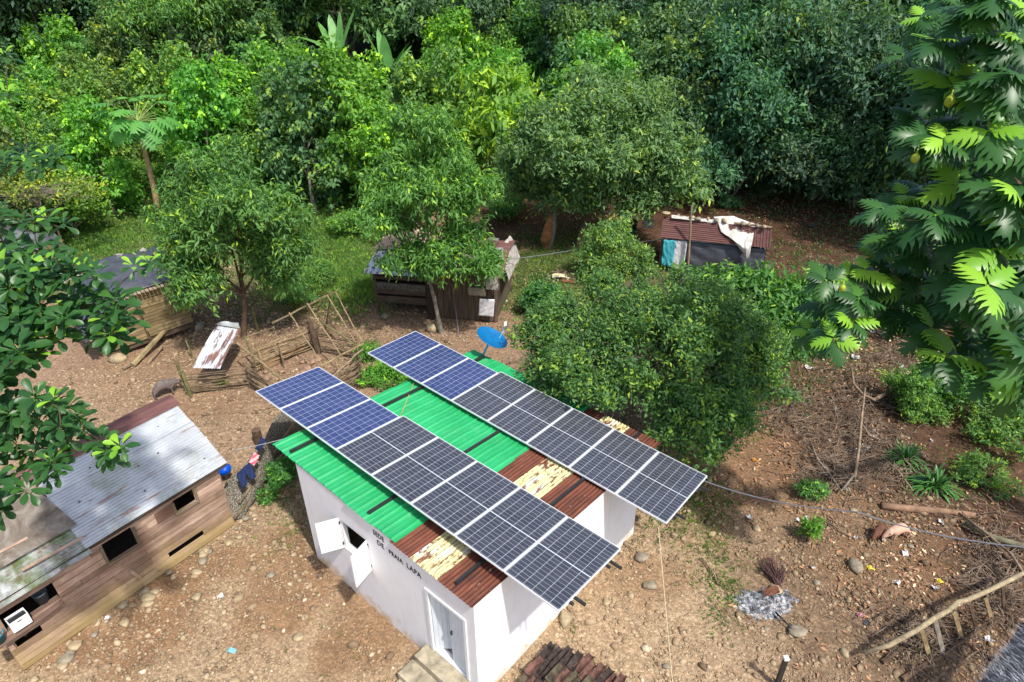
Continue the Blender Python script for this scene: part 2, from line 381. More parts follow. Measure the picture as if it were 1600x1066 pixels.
# footing ledge of soil-stained plaster
# roof: green trapezoidal sheets, rusty corrugated sheets
def mat_green():
    q=N('green_roof_paint',.4,.8); co=q.coord('Object'); 
    c=q.ramp(q.noise(co,1.4,6,.6),[(.3,(.010,.29,.085)),(.7,(.025,.40,.14))])
    c=q.mix(q.ramp(q.noise(co,9,5,.8),[(.62,0),(.78,.5)]),c,(.25,.33,.16))
    c=q.mix(q.ramp(q.noise(q.coord('Object',(1,1,1),(0,0,.72)),2.3,8,.8,.6),[(.56,0),(.74,.30)]),c,(.30,.42,.30))
    q.col(c); r=q.ramp(q.noise(co,3,5,.7),[(.3,.30),(.7,.5)]); q.l(r,q.b.inputs['Roughness']); return q.m
def mat_rust(name='rusty_iron',kind=0,ax=0,yaw=0):
    q=N(name,.75,.3); c0=q.coord('Object'); co=q.coord('Object',(1,1,1),(0,0,-yaw))
    st=q.n('ShaderNodeMapping'); q.l(co,st.inputs[0]); s=[6,6,6]; s[ax]=.7; st.inputs['Scale'].default_value=s
    f=q.noise(st.outputs[0],1.6,8,.7,.3)
    rust=q.ramp(f,[(.28,(.030,.013,.010)),(.45,(.105,.033,.020)),(.58,(.20,.062,.032)),(.72,(.37,.15,.075))])
    rust=q.mix(.45,rust,q.ramp(q.noise(c0,1.2,4,.6),[(.35,(.055,.024,.019)),(.65,(.21,.072,.042))]))
    if kind==0: c=q.mix(q.ramp(q.noise(c0,6,7,.75),[(.66,0),(.69,1)]),rust,(.62,.58,.50))
    elif kind==1:
        paint=q.ramp(q.noise(st.outputs[0],1.2,4,.5),[(.36,(.56,.60,.58)),(.46,(.58,.54,.27)),(.7,(.60,.58,.33))])
        sp=q.n('ShaderNodeMapping'); q.l(co,sp.inputs[0]); sp.inputs['Scale'].default_value=(9,3,9) if ax==1 else (3,9,9); c=q.mix(q.ramp(q.noise(sp.outputs[0],1.1,8,.78,.3),[(.515,0),(.55,1)]),paint,rust)
    elif kind==2:
        zinc=q.ramp(q.noise(c0,2,6,.6),[(.3,(.36,.385,.41)),(.7,(.52,.545,.565))])
        c=q.mix(q.ramp(f,[(.585,0),(.66,.85)]),zinc,rust)
        c=q.mix(q.ramp(q.noise(c0,1.1,6,.7),[(.52,0),(.68,.6)]),c,(.17,.20,.10)); q.b.inputs['Metallic'].default_value=.25; q.b.inputs['Roughness'].default_value=.5
    elif kind==3:
        zinc=q.ramp(q.noise(c0,2,6,.6),[(.3,(.42,.45,.49)),(.7,(.60,.63,.67))])
        c=q.mix(q.ramp(q.noise(st.outputs[0],1.0,6,.7),[(.50,0),(.56,.9)]),zinc,rust); q.b.inputs['Roughness'].default_value=.5
    elif kind==4:
        c=q.ramp(f,[(.3,(.085,.040,.036)),(.55,(.155,.070,.062)),(.75,(.22,.12,.105))])
    elif kind==5:   # old tin with moss and lichen
        zinc=q.ramp(q.noise(c0,3,6,.7),[(.3,(.20,.21,.21)),(.55,(.42,.43,.42)),(.8,(.55,.56,.55))])
        c=q.mix(q.ramp(q.noise(c0,2.2,7,.75),[(.42,0),(.6,1)]),zinc,(.10,.14,.05)); c=q.mix(q.ramp(q.noise(c0,3.1,6,.7),[(.5,0),(.62,.8)]),c,(.12,.07,.045))
    q.col(c); return q.m
def corr(a_,b_,p,amp,th=.004):
    return amp*math.sin(2*math.pi*a_/p)
GB=3.08
def trap(a):
    t=(a%.245)/.245
    if t<.10: return .026*(t/.10)
    if t<.20: return .026
    if t<.30: return .026*(1-(t-.20)/.10)
    if .62<t<.68: return .006
    return 0
def green_sheet(a0_,a1_,b0_,b1_,dz):
    mb=MB(); nu=int((a1_-a0_)/.0122); jr=rnd.uniform(-.02,.02)
    mb.sheet(lambda u,v:roofp(a0_+(a1_-a0_)*u,b0_+jr+(b1_-b0_)*v,dz+trap(a0_+(a1_-a0_)*u)+.004*math.sin(5*u+v*7)),nu,8,.003); return mb
mg=mat_green()
xs=[-.80,.02,.84,1.66,2.48,GB+.0]
for i in range(5):
    j=i%2*.006
    obj('green_roof_sheet',green_sheet(xs[i],xs[i+1]+.05 if i<4 else GB+rnd.uniform(0,.02),-.03,3.15,.045+j),mg,house)
    obj('green_roof_sheet',green_sheet(xs[i],xs[i+1]+.05 if i<4 else GB-.02,3.0,5.93,.030+j),mg,house)
rk=[mat_rust('rust_streaked_iron',0,1,YAW),mat_rust('peeling_cream_paint',1,1,YAW)]
for a0_,a1_,k in ((2.98,3.56,0),(3.52,4.18,1),(4.14,4.97,0)):
    mb=MB(); nu=int((a1_-a0_)/.0108); dz=.018+(.006 if k else 0)
    mb.sheet(lambda u,v:roofp(a0_+(a1_-a0_)*u,-.06+(5.98)*v,dz+corr(a0_+(a1_-a0_)*u,0,.076,.011)),nu,10,.003)
    obj('rusty_roof_sheet' if k==0 else 'peeling_roof_sheet',mb,rk[k],house,smooth=False)
# eave timbers
mb=MB(); 
for b_ in (.5,1.9,3.3,4.7): mb.beam(roofp(-.7,b_,-.06),roofp(LA-.12,b_,-.06),.06,.08)
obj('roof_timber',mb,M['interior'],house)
# ================================================================ mounting rack
rack=thing('mounting_rack','black steel rails and cross bars carrying the two rows of solar panels on the roof','mounting rack',roofp(2,3))
for a_ in (-.27,2.24,4.49):
    mb=MB(); mb.beam(roofp(a_,.07,.095),roofp(a_,5.80,.095),.055,.05); obj('cross_bar',mb,M['black'],rack)
ARR=[(-2.401,.578,.338,-.0269,-.0823,.0026,1.739,5.561),(-2.232,3.55,.262,-.0516,-.0362,.0153,1.739,5.561)]
def arr_axes(k):
    a0,b0,g,ta,tb,dy,w,l=ARR[k]; y=YAW+dy
    Ay=V((math.cos(y),math.sin(y),0)); By=V((-math.sin(y),math.cos(y),0))
    ea=Ay*math.cos(ta)+Z*math.sin(ta); eb=By*math.cos(tb)+Z*math.sin(tb)
    return roofp(a0,b0)+Z*g,ea,eb,ea.cross(eb).normalized()
for k in (0,1):
    O,ea,eb,n=arr_axes(k)
    for t,e,dz in ((.30,.04,-.07),(.46,.16,-.12),(1.32,.05,-.07),(1.48,.18,-.12)):
        mb=MB(); mb.beam(O+eb*t+n*dz,O+eb*t+ea*(8.58+e)+n*dz,.04,.045,n); obj('rail',mb,M['black'],rack)
    for a_ in (-.27,2.24,4.49):
        for t in (.42,1.44):
            p=O+eb*t; q_=p-L0; aa=a_-ARR[k][0]
            p=O+ea*aa+eb*t+n*-.14; base=p.copy(); base.z=0
            rz=roofp((p-L0).dot(A),(p-L0).dot(B),.11).z
            if p.z-rz>.02:
                mb=MB(); mb.beam(V((p.x,p.y,rz)),p,.04,.04,A); obj('post',mb,M['black'],rack)
# ================================================================ solar panels
def mat_cells(name,c1,c2,nx,ny,gap,line):
    q=N(name,.16,.5); uv=q.n('ShaderNodeTexCoord').outputs['UV']; X=q.xyz(uv)
    u=X[0]; v=X[1]
    def grid(x,n,wd):
        f=q.math('FRACT',q.math('MULTIPLY',x,n)); a=q.math('ABSOLUTE',q.math('SUBTRACT',f,.5)); return q.math('GREATER_THAN',a,.5-wd)
    g=q.math('MAXIMUM',grid(u,nx,.5*.012*nx/10*gap[0]),grid(v,ny,.5*.02*gap[1]))
    if nx==20: g=q.math('MAXIMUM',g,q.math('LESS_THAN',q.math('ABSOLUTE',q.math('SUBTRACT',u,.5)),.006))
    co=q.coord('UV',(nx,ny,1)); fl=q.n('ShaderNodeVectorMath',operation='FLOOR'); q.l(co,fl.inputs[0])
    wn=q.n('ShaderNodeTexWhiteNoise',noise_dimensions='2D'); q.l(fl.outputs[0],wn.inputs['Vector'])
    cell=q.mix(wn.outputs['Value'],c1,c2)
    q.col(q.mix(g,cell,line))
    dust=q.ramp(q.noise(q.coord('Object'),3,6,.7),[(.4,.10),(.7,.24)]); q.l(dust,q.b.inputs['Roughness'])
    return q.m
cb=mat_cells('blue_polycrystalline_cells',(.030,.046,.135),(.046,.064,.170),10,6,(1.4,1.5),(.55,.60,.68))
ck=mat_cells('black_half_cut_cells',(.038,.042,.058),(.052,.056,.074),20,6,(1.5,1.5),(.50,.53,.56))
M['alu']=plain('anodised_aluminium',(.80,.82,.84),.4,.04,8,0,.5,.15)
M['backsheet']=plain('white_backsheet',(.6,.6,.6),.7,.05,5,0)
ordn=['first','second','third','fourth','fifth','sixth','seventh','last']
def panel(k,s,w,l,kind,label,grp):
    O,ea,eb,n=arr_axes(k); root=thing('solar_panel',label,'solar panel',O+ea*s,grp); P=O+ea*s; t=.035
    def pt(x,y,z=0): return P+ea*x+eb*y+n*z
    mb=MB(); fwd=.012
    mb.box(pt(w/2,fwd/2,-t/2),w,fwd,t,ea,eb,n); mb.box(pt(w/2,l-fwd/2,-t/2),w,fwd,t,ea,eb,n)
    mb.box(pt(fwd/2,l/2,-t/2),fwd,l-2*fwd-.0005,t,ea,eb,n); mb.box(pt(w-fwd/2,l/2,-t/2),fwd,l-2*fwd-.0005,t,ea,eb,n)
    obj('frame',mb,M['alu'],root)
    me=bpy.data.meshes.new('cell_glass'); e=fwd
    vs=[pt(e,e,-.003),pt(w-e,e,-.003),pt(w-e,l-e,-.003),pt(e,l-e,-.003)]; vs+=[p-n*.006 for p in vs]
    me.from_pydata([tuple(p-P) for p in vs],[],[(0,1,2,3),(7,6,5,4),(0,4,5,1),(1,5,6,2),(2,6,7,3),(3,7,4,0)])
    uv=me.uv_layers.new(name='UVMap'); m_=.012
    q=[(0-m_,-m_),(0-m_,1+m_),(1+m_,1+m_),(1+m_,-m_)]
    # u runs along the panel's long side (eb), v across
    co=[(-m_,-m_),(-m_,1+m_),(1+m_,1+m_),(1+m_,-m_)]
    for i in range(4): uv.data[i].uv=co[i]
    for i in range(4,24): uv.data[i].uv=(0,0)
    me.materials.append(cb if kind=='blue' else ck)
    g=bpy.data.objects.new('cell_glass',me); COL.objects.link(g); g.parent=root
    mb=MB(); mb.box(pt(w/2,l/2,-.013),w-.03,l-.03,.004,ea,eb,n); obj('backsheet',mb,M['backsheet'],root)
    mb=MB(); mb.box(pt(w/2,l*.75,-.028),.11,.08,.02,ea,eb,n); obj('junction_box',mb,M['black'],root)
BW=3.02/3; KW=5.561/5
for k,row in ((0,'front row, nearer the door wall'),(1,'back row, nearer the satellite dish')):
    r_='front row' if k==0 else 'back row'
    bl=['blue solar panel at the overhanging far-left tip of the %s','middle one of the three blue solar panels in the %s','blue solar panel of the %s touching the dark half-cut ones']
    kl=['dark half-cut solar panel of the %s touching the blue ones','second dark solar panel after the blue ones in the %s','middle one of the five dark solar panels in the %s','dark solar panel of the %s just before the overhanging end one','dark solar panel overhanging the sunlit end wall, last of the %s']
    for i in range(3): panel(k,i*BW,BW-.018,1.65,'blue',bl[i]%r_,'solar panels of the '+r_)
    for i in range(5): panel(k,3.02+i*KW,KW-.018,1.739,'black',kl[i]%r_,'solar panels of the '+r_)
# ================================================================ satellite dish
dc=PLN(767,531,roofp(-.36,6.0,.62),-_fw); dish=thing('satellite_dish','blue satellite dish on a blue arm at the back edge of the green roof','satellite dish',roofp(-.36,5.85,.03))
M['dish_blue']=plain('blue_dish_paint',(.0,.13,.33),.4,.12,5,0,.5)
M['arm_blue']=plain('pale_blue_arm',(.10,.36,.55),.5,.2,8,0)
ax=V((.45,-.05,.88)).normalized()
mb=MB(); n_=24; prof=[(.001,0)]+[(.43*i/8,.09*(i/8)**2) for i in range(1,9)]; back=[(r_,h_-.012) for r_,h_ in reversed(prof)]
mb.lathe(dc,prof+[(.44,.095),(.44,.08)]+back,28,ax); obj('reflector',mb,M['dish_blue'],dish,smooth=True)
mb=MB(); foot=roofp(-.36,5.85,.04); mb.tube([foot,lerp(foot,dc-ax*.02,.55)+V((0,0,.02)),dc-ax*.03],.028,8); obj('mast',mb,M['arm_blue'],dish)
lnb=dc+ax*.34+V((.22,.34,-.02)); mb=MB(); mb.tube([dc+V((.22,.18,-.06)),lerp(dc+V((.3,.3,-.05)),lnb,.5),lnb],.016,6); obj('feed_arm',mb,M['arm_blue'],dish)
mb=MB(); mb.lathe(lnb-V((0,0,.05)),[(.001,0),(.035,0),(.04,.06),(.03,.12),(.001,.12)],10,(.2,.5,1)); obj('feed_horn',mb,M['white_paint'],dish)
mb=MB(); mb.beam(foot+V((-.05,-.1,0)),foot+V((-.22,-.42,.0)),.05,.04); mb.beam(foot+V((0,0,0)),foot+V((-.18,-.15,.0)),.04,.03); obj('foot_bracket',mb,M['black'],dish)
# ================================================================ plank shed on the left
P0=V((-6.614,10.82,0)); Q0=V((-9.154,7.26,0)); wd=(Q0-P0).normalized(); wn=V((wd.y,-wd.x,0)); 
if wn.x>0: wn=-wn        # wn points away from the camera side, into the shed
WL=(Q0-P0).length
shed=thing('plank_shed','long grey-brown plank shed with silver corrugated roof at the left edge','shed',P0)
mw=wood('pale_weathered_planks',(.13,.082,.045),(.30,.20,.125),(.44,.33,.235),.9,0,1,(.20,.17,.06))
def S(s,d,z): return P0+wd*s+wn*d+Z*z
yw=math.atan2(wd.y,wd.x)
def wood_rot(name,yaw,c1,c2,c3,moss=None,mosslow=False):
    q=N(name,.9,.2); co=q.coord('Object',(1,1,1),(0,0,-yaw)); mp=q.n('ShaderNodeMapping'); q.l(co,mp.inputs[0]); mp.inputs['Scale'].default_value=(.9,8,8)
    f=q.noise(mp.outputs[0],2.0,8,.75,.4); col=q.ramp(f,[(.28,c1),(.5,c2),(.72,c3)]); c0=q.coord()
    col=q.mix(q.ramp(q.noise(c0,1.1,6,.7),[(.42,0),(.64,.65)]),col,c1)
    if moss:
        X=q.xyz(c0); ff=q.math('ADD',q.math('MULTIPLY',X[2],-.9),q.math('MULTIPLY',q.noise(c0,1.4,6,.7),1.6))
        r=q.n('ShaderNodeMapRange'); q.l(ff,r.inputs[0]); r.inputs[1].default_value=.2; r.inputs[2].default_value=.75; r.inputs[4].default_value=.8; col=q.mix(r.outputs[0],col,moss)
    gi=q.n('ShaderNodeNewGeometry').outputs['Random Per Island']; col=q.mix(1,col,q.ramp(gi,[(0,(.62,.60,.58)),(.5,(1,1,1)),(1,(1.25,1.27,1.3))]),'MULTIPLY')
    q.col(col); q.bump(f,.5,.014); return q.m
mw=wood_rot('pale_weathered_planks',yw,(.20,.125,.085),(.42,.29,.215),(.60,.46,.37),(.33,.24,.09))
HT=1.66
openings=[(.62,1.02,1.30,1.56),(1.95,2.5,1.02,1.42),(3.6,4.6,.92,1.35)]
def planks(root,o,ex,n,length,z0,z1,mat,openings=(),ph=.145,th=.025,name='plank',gap=.011,jit=.01):
    z=z0; k=0
    mb=MB()
    while z<z1-.03:
        h=min(ph*rnd.uniform(.88,1.12),z1-z)
        cuts=[0,length]; cutj=rnd.uniform(.3,.7)*length; segs=[(0,cutj),(cutj+.006,length)] if length>2.5 else [(0,length)]
        for sa,sb in segs:
            parts=[(sa,sb)]
            for oa,ob,za,zb in openings:
                if zb>z+h*.35 and za<z+h*.65:
                    np_=[]
                    for a_,b_ in parts:
                        if ob<=a_ or oa>=b_: np_.append((a_,b_))
                        else:
                            if oa>a_: np_.append((a_,oa))
                            if ob<b_: np_.append((ob,b_))
                    parts=np_
            for a_,b_ in parts:
                if b_-a_<.03: continue
                off=rnd.uniform(-jit,jit); tl=rnd.uniform(-.006,.006)
                mb.beam(o+ex*a_-n*(off)+Z*(z+h/2-tl),o+ex*b_-n*(off)+Z*(z+h/2+tl),th,h-gap)
        z+=h
    return obj(name,mb,mat,root)
planks(shed,P0-wn*.0,wd,-wn,WL+.05,.02,HT,mw,[(.62,1.06,1.28,1.58),(1.95,2.52,1.12,1.56),(3.45,4.7,1.02,1.5),(.7,1.5,.33,.37),(3.9,4.35,.62,.72)],name='plank_wall',jit=.012)
planks(shed,P0+wn*.02,wn,-wd,2.6,.02,HT,mw,name='plank_wall')
planks(shed,Q0+wn*.02+wd*.03,wn,wd,2.6,.02,HT,mw,name='plank_wall')
planks(shed,P0+wn*2.6,wd,wn,WL,.02,HT,mw,name='plank_wall')
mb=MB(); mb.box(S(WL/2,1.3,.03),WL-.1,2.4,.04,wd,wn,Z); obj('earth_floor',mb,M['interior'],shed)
for s_ in (-.0,WL): mb=MB(); mb.beam(S(s_,.06,0),S(s_,.06,HT),.08,.08); obj('corner_post',mb,mw,shed)
mb=MB(); mb.beam(S(2.15,-.05,.3),S(2.27,-.06,.66),.012,.06); obj('patch_board',mb,mw,shed)
for oa,ob,za,zb,mt in ((.62,1.06,1.28,1.58,mw),(1.95,2.52,1.12,1.56,mw)):
    mb=MB(); mb.beam(S(oa-.03,-.03,za),S(oa-.03,-.03,zb),.05,.04,A); mb.beam(S(ob+.03,-.03,za),S(ob+.03,-.03,zb),.05,.04,A); mb.beam(S(oa-.05,-.035,za-.03),S(ob+.05,-.035,za-.03),.05,.045); obj('window_frame',mb,wood_rot('mossy_frame',yw,(.09,.07,.045),(.18,.145,.09),(.28,.22,.15)),shed)
mb=MB(); mb.box(S(1.28,-.028,1.44),.40,.02,.26,wd,wn,Z); obj('hatch_board',mb,wood_rot('brown_hatch',yw,(.10,.055,.035),(.19,.11,.075),(.28,.17,.12)),shed)
# serving counter board at the wide opening with tubs on it
mb=MB(); mb.sheet(lambda u,v:S(3.45+1.25*u,-.14+.30*v,1.0-.03*math.sin(u*3.1)-.12*u*(1-v)*.5),10,3,.02); obj('counter_board',mb,wood_rot('brown_counter',yw,(.10,.06,.045),(.17,.11,.085),(.24,.16,.12)),shed)
# roof
RZ=2.83; RD=1.62; EO=.10
eave=lambda s,z=0: S(s,-EO,1.80+z)
sl_v=(S(0,RD,RZ)-eave(0)); sl_n=wd.cross(sl_v).normalized()
if sl_n.z<0: sl_n=-sl_n
slen=sl_v.length; sl_v.normalize()
mz=mat_rust('galvanised_sheet',2,0,yw)
S1=2.78
def roofs(s0,s1,t0,t1,dz,mat,name,pitch=.066,amp=.010,skew=0,jag=0):
    mb=MB(); nv=max(4,int((t1-t0)/pitch*6))
    def fn(u,v):
        t=t0+(t1-t0)*v; s=s0+(s1-s0)*u+skew*t
        if jag: s+=jag*math.sin(t*9)*(1 if u>.5 else 0)
        return eave(s)+sl_v*t+sl_n*(dz+amp*math.sin(2*math.pi*t/pitch)+.006*math.sin(s*4+t*2))
    mb.sheet(fn,10,nv,.003,sl_n); return obj(name,mb,mat,shed)
roofs(-.22,S1,0,.70,.0,mz,'tin_sheet'); roofs(-.22,S1+.03,.64,1.32,.014,mz,'tin_sheet'); roofs(-.20,S1-.02,1.27,slen+.02,.028,mz,'tin_sheet')
m5=mat_rust('mossy_tin',5,0,yw)
roofs(S1-.05,5.2,-.12,.62,-.035,m5,'tin_sheet',skew=-.02)
roofs(S1-.02,5.2,.55,1.30,-.02,mat_rust('grey_tin',2,0,yw),'tin_sheet')
M['tarp_brown']=None
q=N('grey_brown_tarp',.7,.25); co=q.coord('Object',(1,1,1),(0,0,.6)); f=q.noise(co,1.8,8,.75,1.5); q.col(q.ramp(f,[(.3,(.07,.052,.038)),(.5,(.17,.14,.11)),(.72,(.33,.30,.265))])); q.bump(f,.8,.05); M['tarp_brown']=q.m
def tarp(mb,fn,nu,nv,amp,seed,th=.01,n=(0,0,1)):
    rr=random.Random(seed); ph=[(rr.uniform(2,9),rr.uniform(2,9),rr.uniform(0,6)) for _ in range(7)]
    n=V(n)
    def g(u,v):
        w_=sum(math.sin(a*u*3+b*v*3+c)*(1/(1+.25*a)) for a,b,c in ph)
        return V(fn(u,v))+n*amp*w_
    mb.sheet(g,nu,nv,th,n); return mb
mb=MB(); tarp(mb,lambda u,v:eave(S1-.12+u*2.3+.25*v)+sl_v*(.50+(slen-.35)*v)+sl_n*.06,30,16,.016,3,.008,sl_n); obj('tarp_cover',mb,M['tarp_brown'],shed)
mb=MB()
for s_,t_ in ((S1-.05,.2),(S1+.6,.75),(S1+1.3,.5)): mb.beam(eave(s_)+sl_v*t_+sl_n*.07,eave(s_+1.0)+sl_v*(t_+.05)+sl_n*.07,.05,.035,sl_n)
obj('roof_batten',mb,mw,shed)
mr=mat_rust('maroon_tin',4,0,yw)
# maroon ridge cap and grey far slope
rt=S(0,RD,RZ)
mb=MB()
def capf(u,v):
    s=-.26+(3.2)*u; x=-.22+.62*v; zz=RZ+.055-(abs(x-.06)**1.6)*.9+.012*math.sin(v*22)
    return S(s,RD+x+.06*math.sin(u*7)*v,zz)
mb.sheet(capf,14,20,.004); obj('ridge_cap',mb,mr,shed)
mb=MB(); mb.sheet(lambda u,v:S(-.1+4.6*u,RD+.30+1.15*v,RZ-.16-.85*v+.009*math.sin(v*70)),6,90,.004); obj('tin_sheet',mb,mat_rust('dull_grey_tin',5,0,yw),shed)
mb=MB(); mb.sheet(lambda u,v:S(2.7+2.4*u,RD-.2+.6*v,RZ+.0-.35*abs(v-.4)+.009*math.sin(v*40)),6,50,.004); obj('ridge_cap',mb,mr,shed)
mb=MB()
for s_,t_ in ((.1,.35),(.75,1.0),(1.4,.40),(1.9,1.45),(.4,1.55),(2.4,.9),(1.2,.95)): mb.lathe(eave(s_)+sl_v*t_+sl_n*.012,[(.001,.02),(.018,.015),(.02,0)],8,sl_n)
obj('roof_nail',mb,M['black'],shed)
mb=MB(); mb.beam(eave(-.2)+V((0,0,-.05))+wn*.03,eave(5.2)+V((0,0,-.06))+wn*.03,.04,.07); obj('fascia_board',mb,wood_rot('dark_fascia',yw,(.03,.022,.015),(.07,.05,.035),(.14,.1,.07)),shed)
# tubs on the counter
def bucket(name,label,c,r_,h,mat,cat='bucket',par=None):
    t=thing(name,label,cat,c); mb=MB(); mb.lathe(c,[(.001,.004),(r_*.8,.004),(r_*.82,0),(r_,h),(r_*1.05,h),(r_*1.05,h-.02),(r_*.96,h-.015),(r_*.8,.012),(.001,.012)],18); obj('shell',mb,mat,t,smooth=True)
    mb=MB(); pts=[V(c)+V((math.cos(a)*r_*1.04,math.sin(a)*.02,h-.01+math.sin(a)*.05)) for a in np.linspace(0,math.pi,9)]; mb.tube(pts,.004,5); obj('handle',mb,M['black'],t); return t
cw=S(4.12,-.02,1.0); t=thing('storage_crate','white plastic crate on the counter of the plank shed','crate',cw)
mb=MB(); w_=.15
for sx,sy,dx,dy in ((.30,.012,0,-.1),(.30,.012,0,.1),(.012,.188,-.144,0),(.012,.188,.144,0)): mb.box(cw+wd*dx+wn*dy+Z*.13,sx,sy,.24,wd,wn,Z)
mb.box(cw+Z*.012,.30,.2,.012,wd,wn,Z); obj('shell',mb,M['white_paint'],t)
mb=MB(); mb.box(cw+Z*.13,.26,.17,.16,wd,wn,Z); obj('crate_shade',mb,M['black'],t)  # black block added to give the open crate its shaded inside
mb=MB(); mb.box(cw-wn*.107+Z*.2,.07,.004,.02,wd,wn,Z); obj('hand_slot',mb,M['black'],t)
bucket('bucket','teal-blue tub at the very left of the shed counter',S(4.48,-.03,.98),.12,.17,plain('teal_plastic',(.02,.19,.27),.4))
bucket('bucket','grey-blue bucket standing inside the dark shed opening',S(3.66,.22,1.0),.12,.24,plain('slate_plastic',(.10,.14,.18),.5))
# ================================================================ materials for sticks, tarps, cloth
M['bamboo']=plain('split_bamboo',(.27,.20,.105),.75,.35,5,.3)
M['bamboo_old']=plain('weathered_bamboo',(.17,.125,.075),.85,.4,5,.4)
M['bamboo_green']=plain('greenish_pole',(.17,.165,.065),.8,.35,6,.3)
M['bark']=plain('brown_bark',(.11,.070,.045),.95,.4,6,.8)
M['bark_grey']=plain('grey_bark',(.22,.19,.155),.95,.35,7,.8)
M['deadwood']=plain('dry_dead_wood',(.25,.18,.12),.9,.35,6,.5)
M['board_old']=plain('old_brown_board',(.10,.068,.045),.9,.35,5,.5)
M['rope']=plain('pale_rope',(.50,.42,.27),.9,.1,9,0)
M['wire']=plain('grey_cable',(.16,.17,.19),.5,.1,9,0)
def mat_sheet(name,c1,c2,rough=.55,sc=1.5,b=.6):
    q=N(name,rough,.35); co=q.coord(); f=q.noise(co,sc,6,.65,.8); q.col(q.ramp(f,[(.3,c1),(.7,c2)])); q.bump(f,b,.05); return q.m
M['tarp_dark']=mat_sheet('slate_grey_tarpaulin',(.040,.044,.055),(.085,.092,.112),.42)
M['tarp_white']=mat_sheet('translucent_white_plastic',(.45,.43,.38),(.66,.65,.60),.5)
M['cloth_white']=mat_sheet('white_cloth',(.55,.55,.56),(.75,.75,.76),.9)
M['cloth_cyan']=mat_sheet('turquoise_cloth',(.03,.30,.38),(.09,.48,.55),.7)
M['jeans']=mat_sheet('navy_denim',(.008,.016,.06),(.022,.04,.13),.95)
M['cloth_lilac']=mat_sheet('lilac_cloth',(.22,.20,.26),(.36,.33,.40),.9)
M['stone']=plain('yellow_brown_stone',(.34,.27,.165),.9,.3,7,.5)
M['stone_grey']=plain('grey_brown_stone',(.24,.205,.15),.9,.3,7,.5)
M['thatch_board']=M['board_old']
def gt(x,y,dz=0): return GT(x,y)+Z*dz
# ================================================================ bamboo pen
pen=thing('bamboo_pen','tumbledown pen of split bamboo rails and leaning poles beyond the front solar row','pen',GT(430,590))
def railfence(p,q_,h,nr,mat='bamboo',r=.022,skip=0,posts=(0,1),sag=.03,hb=.06,over=.12):
    """one side of the pen: nr rails between ground points p and q_"""
    p=V(p);q_=V(q_); d=(q_-p).normalized(); mb=MB()
    for i in range(nr):
        z=hb+(h-hb)*(i+.5)/nr+rnd.uniform(-.02,.02)
        a=p-d*rnd.uniform(0,over)+Z*(z+rnd.uniform(-.03,.03)); b=q_+d*rnd.uniform(0,over)+Z*(z+rnd.uniform(-.03,.03))
        n_=d.cross(Z)*rnd.uniform(-.04,.04); stick(mb,a+n_,b+n_,r*rnd.uniform(.7,1.25),6,sag,5,.85)
    obj('rail_panel',mb,M[mat],pen)
def post(p,h,r=.035,mat='bamboo_green',lean=(0,0),name='post',par=None):
    mb=MB(); stick(mb,V(p)-Z*.15,V(p)+Z*h+V((lean[0],lean[1],0)),r,4,.01,7,.85); return obj(name,mb,M[mat],par or pen)
c1=GT(295,617); c2=GT(391,606); c3=GT(480,668); c4=GT(404,583); c5=GT(489,548); c6=GT(560,562); c7=GT(566,598); c8=GT(510,640)
railfence(c1,c2,.78,10,'bamboo_old'); railfence(c2,c3,.85,9,'bamboo_old'); railfence(c4,c5,.95,11,'bamboo',.024); railfence(c5,c6,.95,10,'bamboo_old')
railfence(c6,c7,.55,8,'bamboo_old'); railfence(c7,c8,.9,13,'bamboo_old'); railfence(c2+V((-.1,.5,0)),c4,.6,5,'bamboo_old')
mb=MB(); mb.beam(c4+V((.1,.05,.17)),c5+V((-.3,.0,.20)),.03,.30); obj('kick_board',mb,plain('tan_board',(.27,.17,.10),.9,.2,4,.3),pen)
post(c1,1.15,.05,'bamboo_green',(-.1,.05)); post(c1+V((.12,-.1,0)),.95,.05,'bamboo_green',(-.05,0)); post(c2,.95,.035,'bamboo_old')
post(GT(400,574),1.15,.04,'bamboo_green',(-.15,.1)); post(GT(417,583),1.1,.04,'bamboo',(-.2,.1)); post(GT(403,517),1.0,.04,'bamboo_green'); post(GT(352,566),.75,.035,'bamboo',(-.1,.1))
post(GT(302,560),.7,.03,'bamboo_green',(-.1,.05)); post(GT(443,570),.95,.035,'bamboo_old',(-.1,.1)); post(c6,.9,.035,'bamboo_old'); post(c7,.85,.035,'bamboo_old')
mb=MB(); p=GT(498,551); mb.tube([p-Z*.1,p+Z*.6+V((-.05,0,0)),p+Z*1.25+V((-.13,.02,0))],[.11,.12,.09],9); obj('corner_post',mb,M['board_old'],pen)
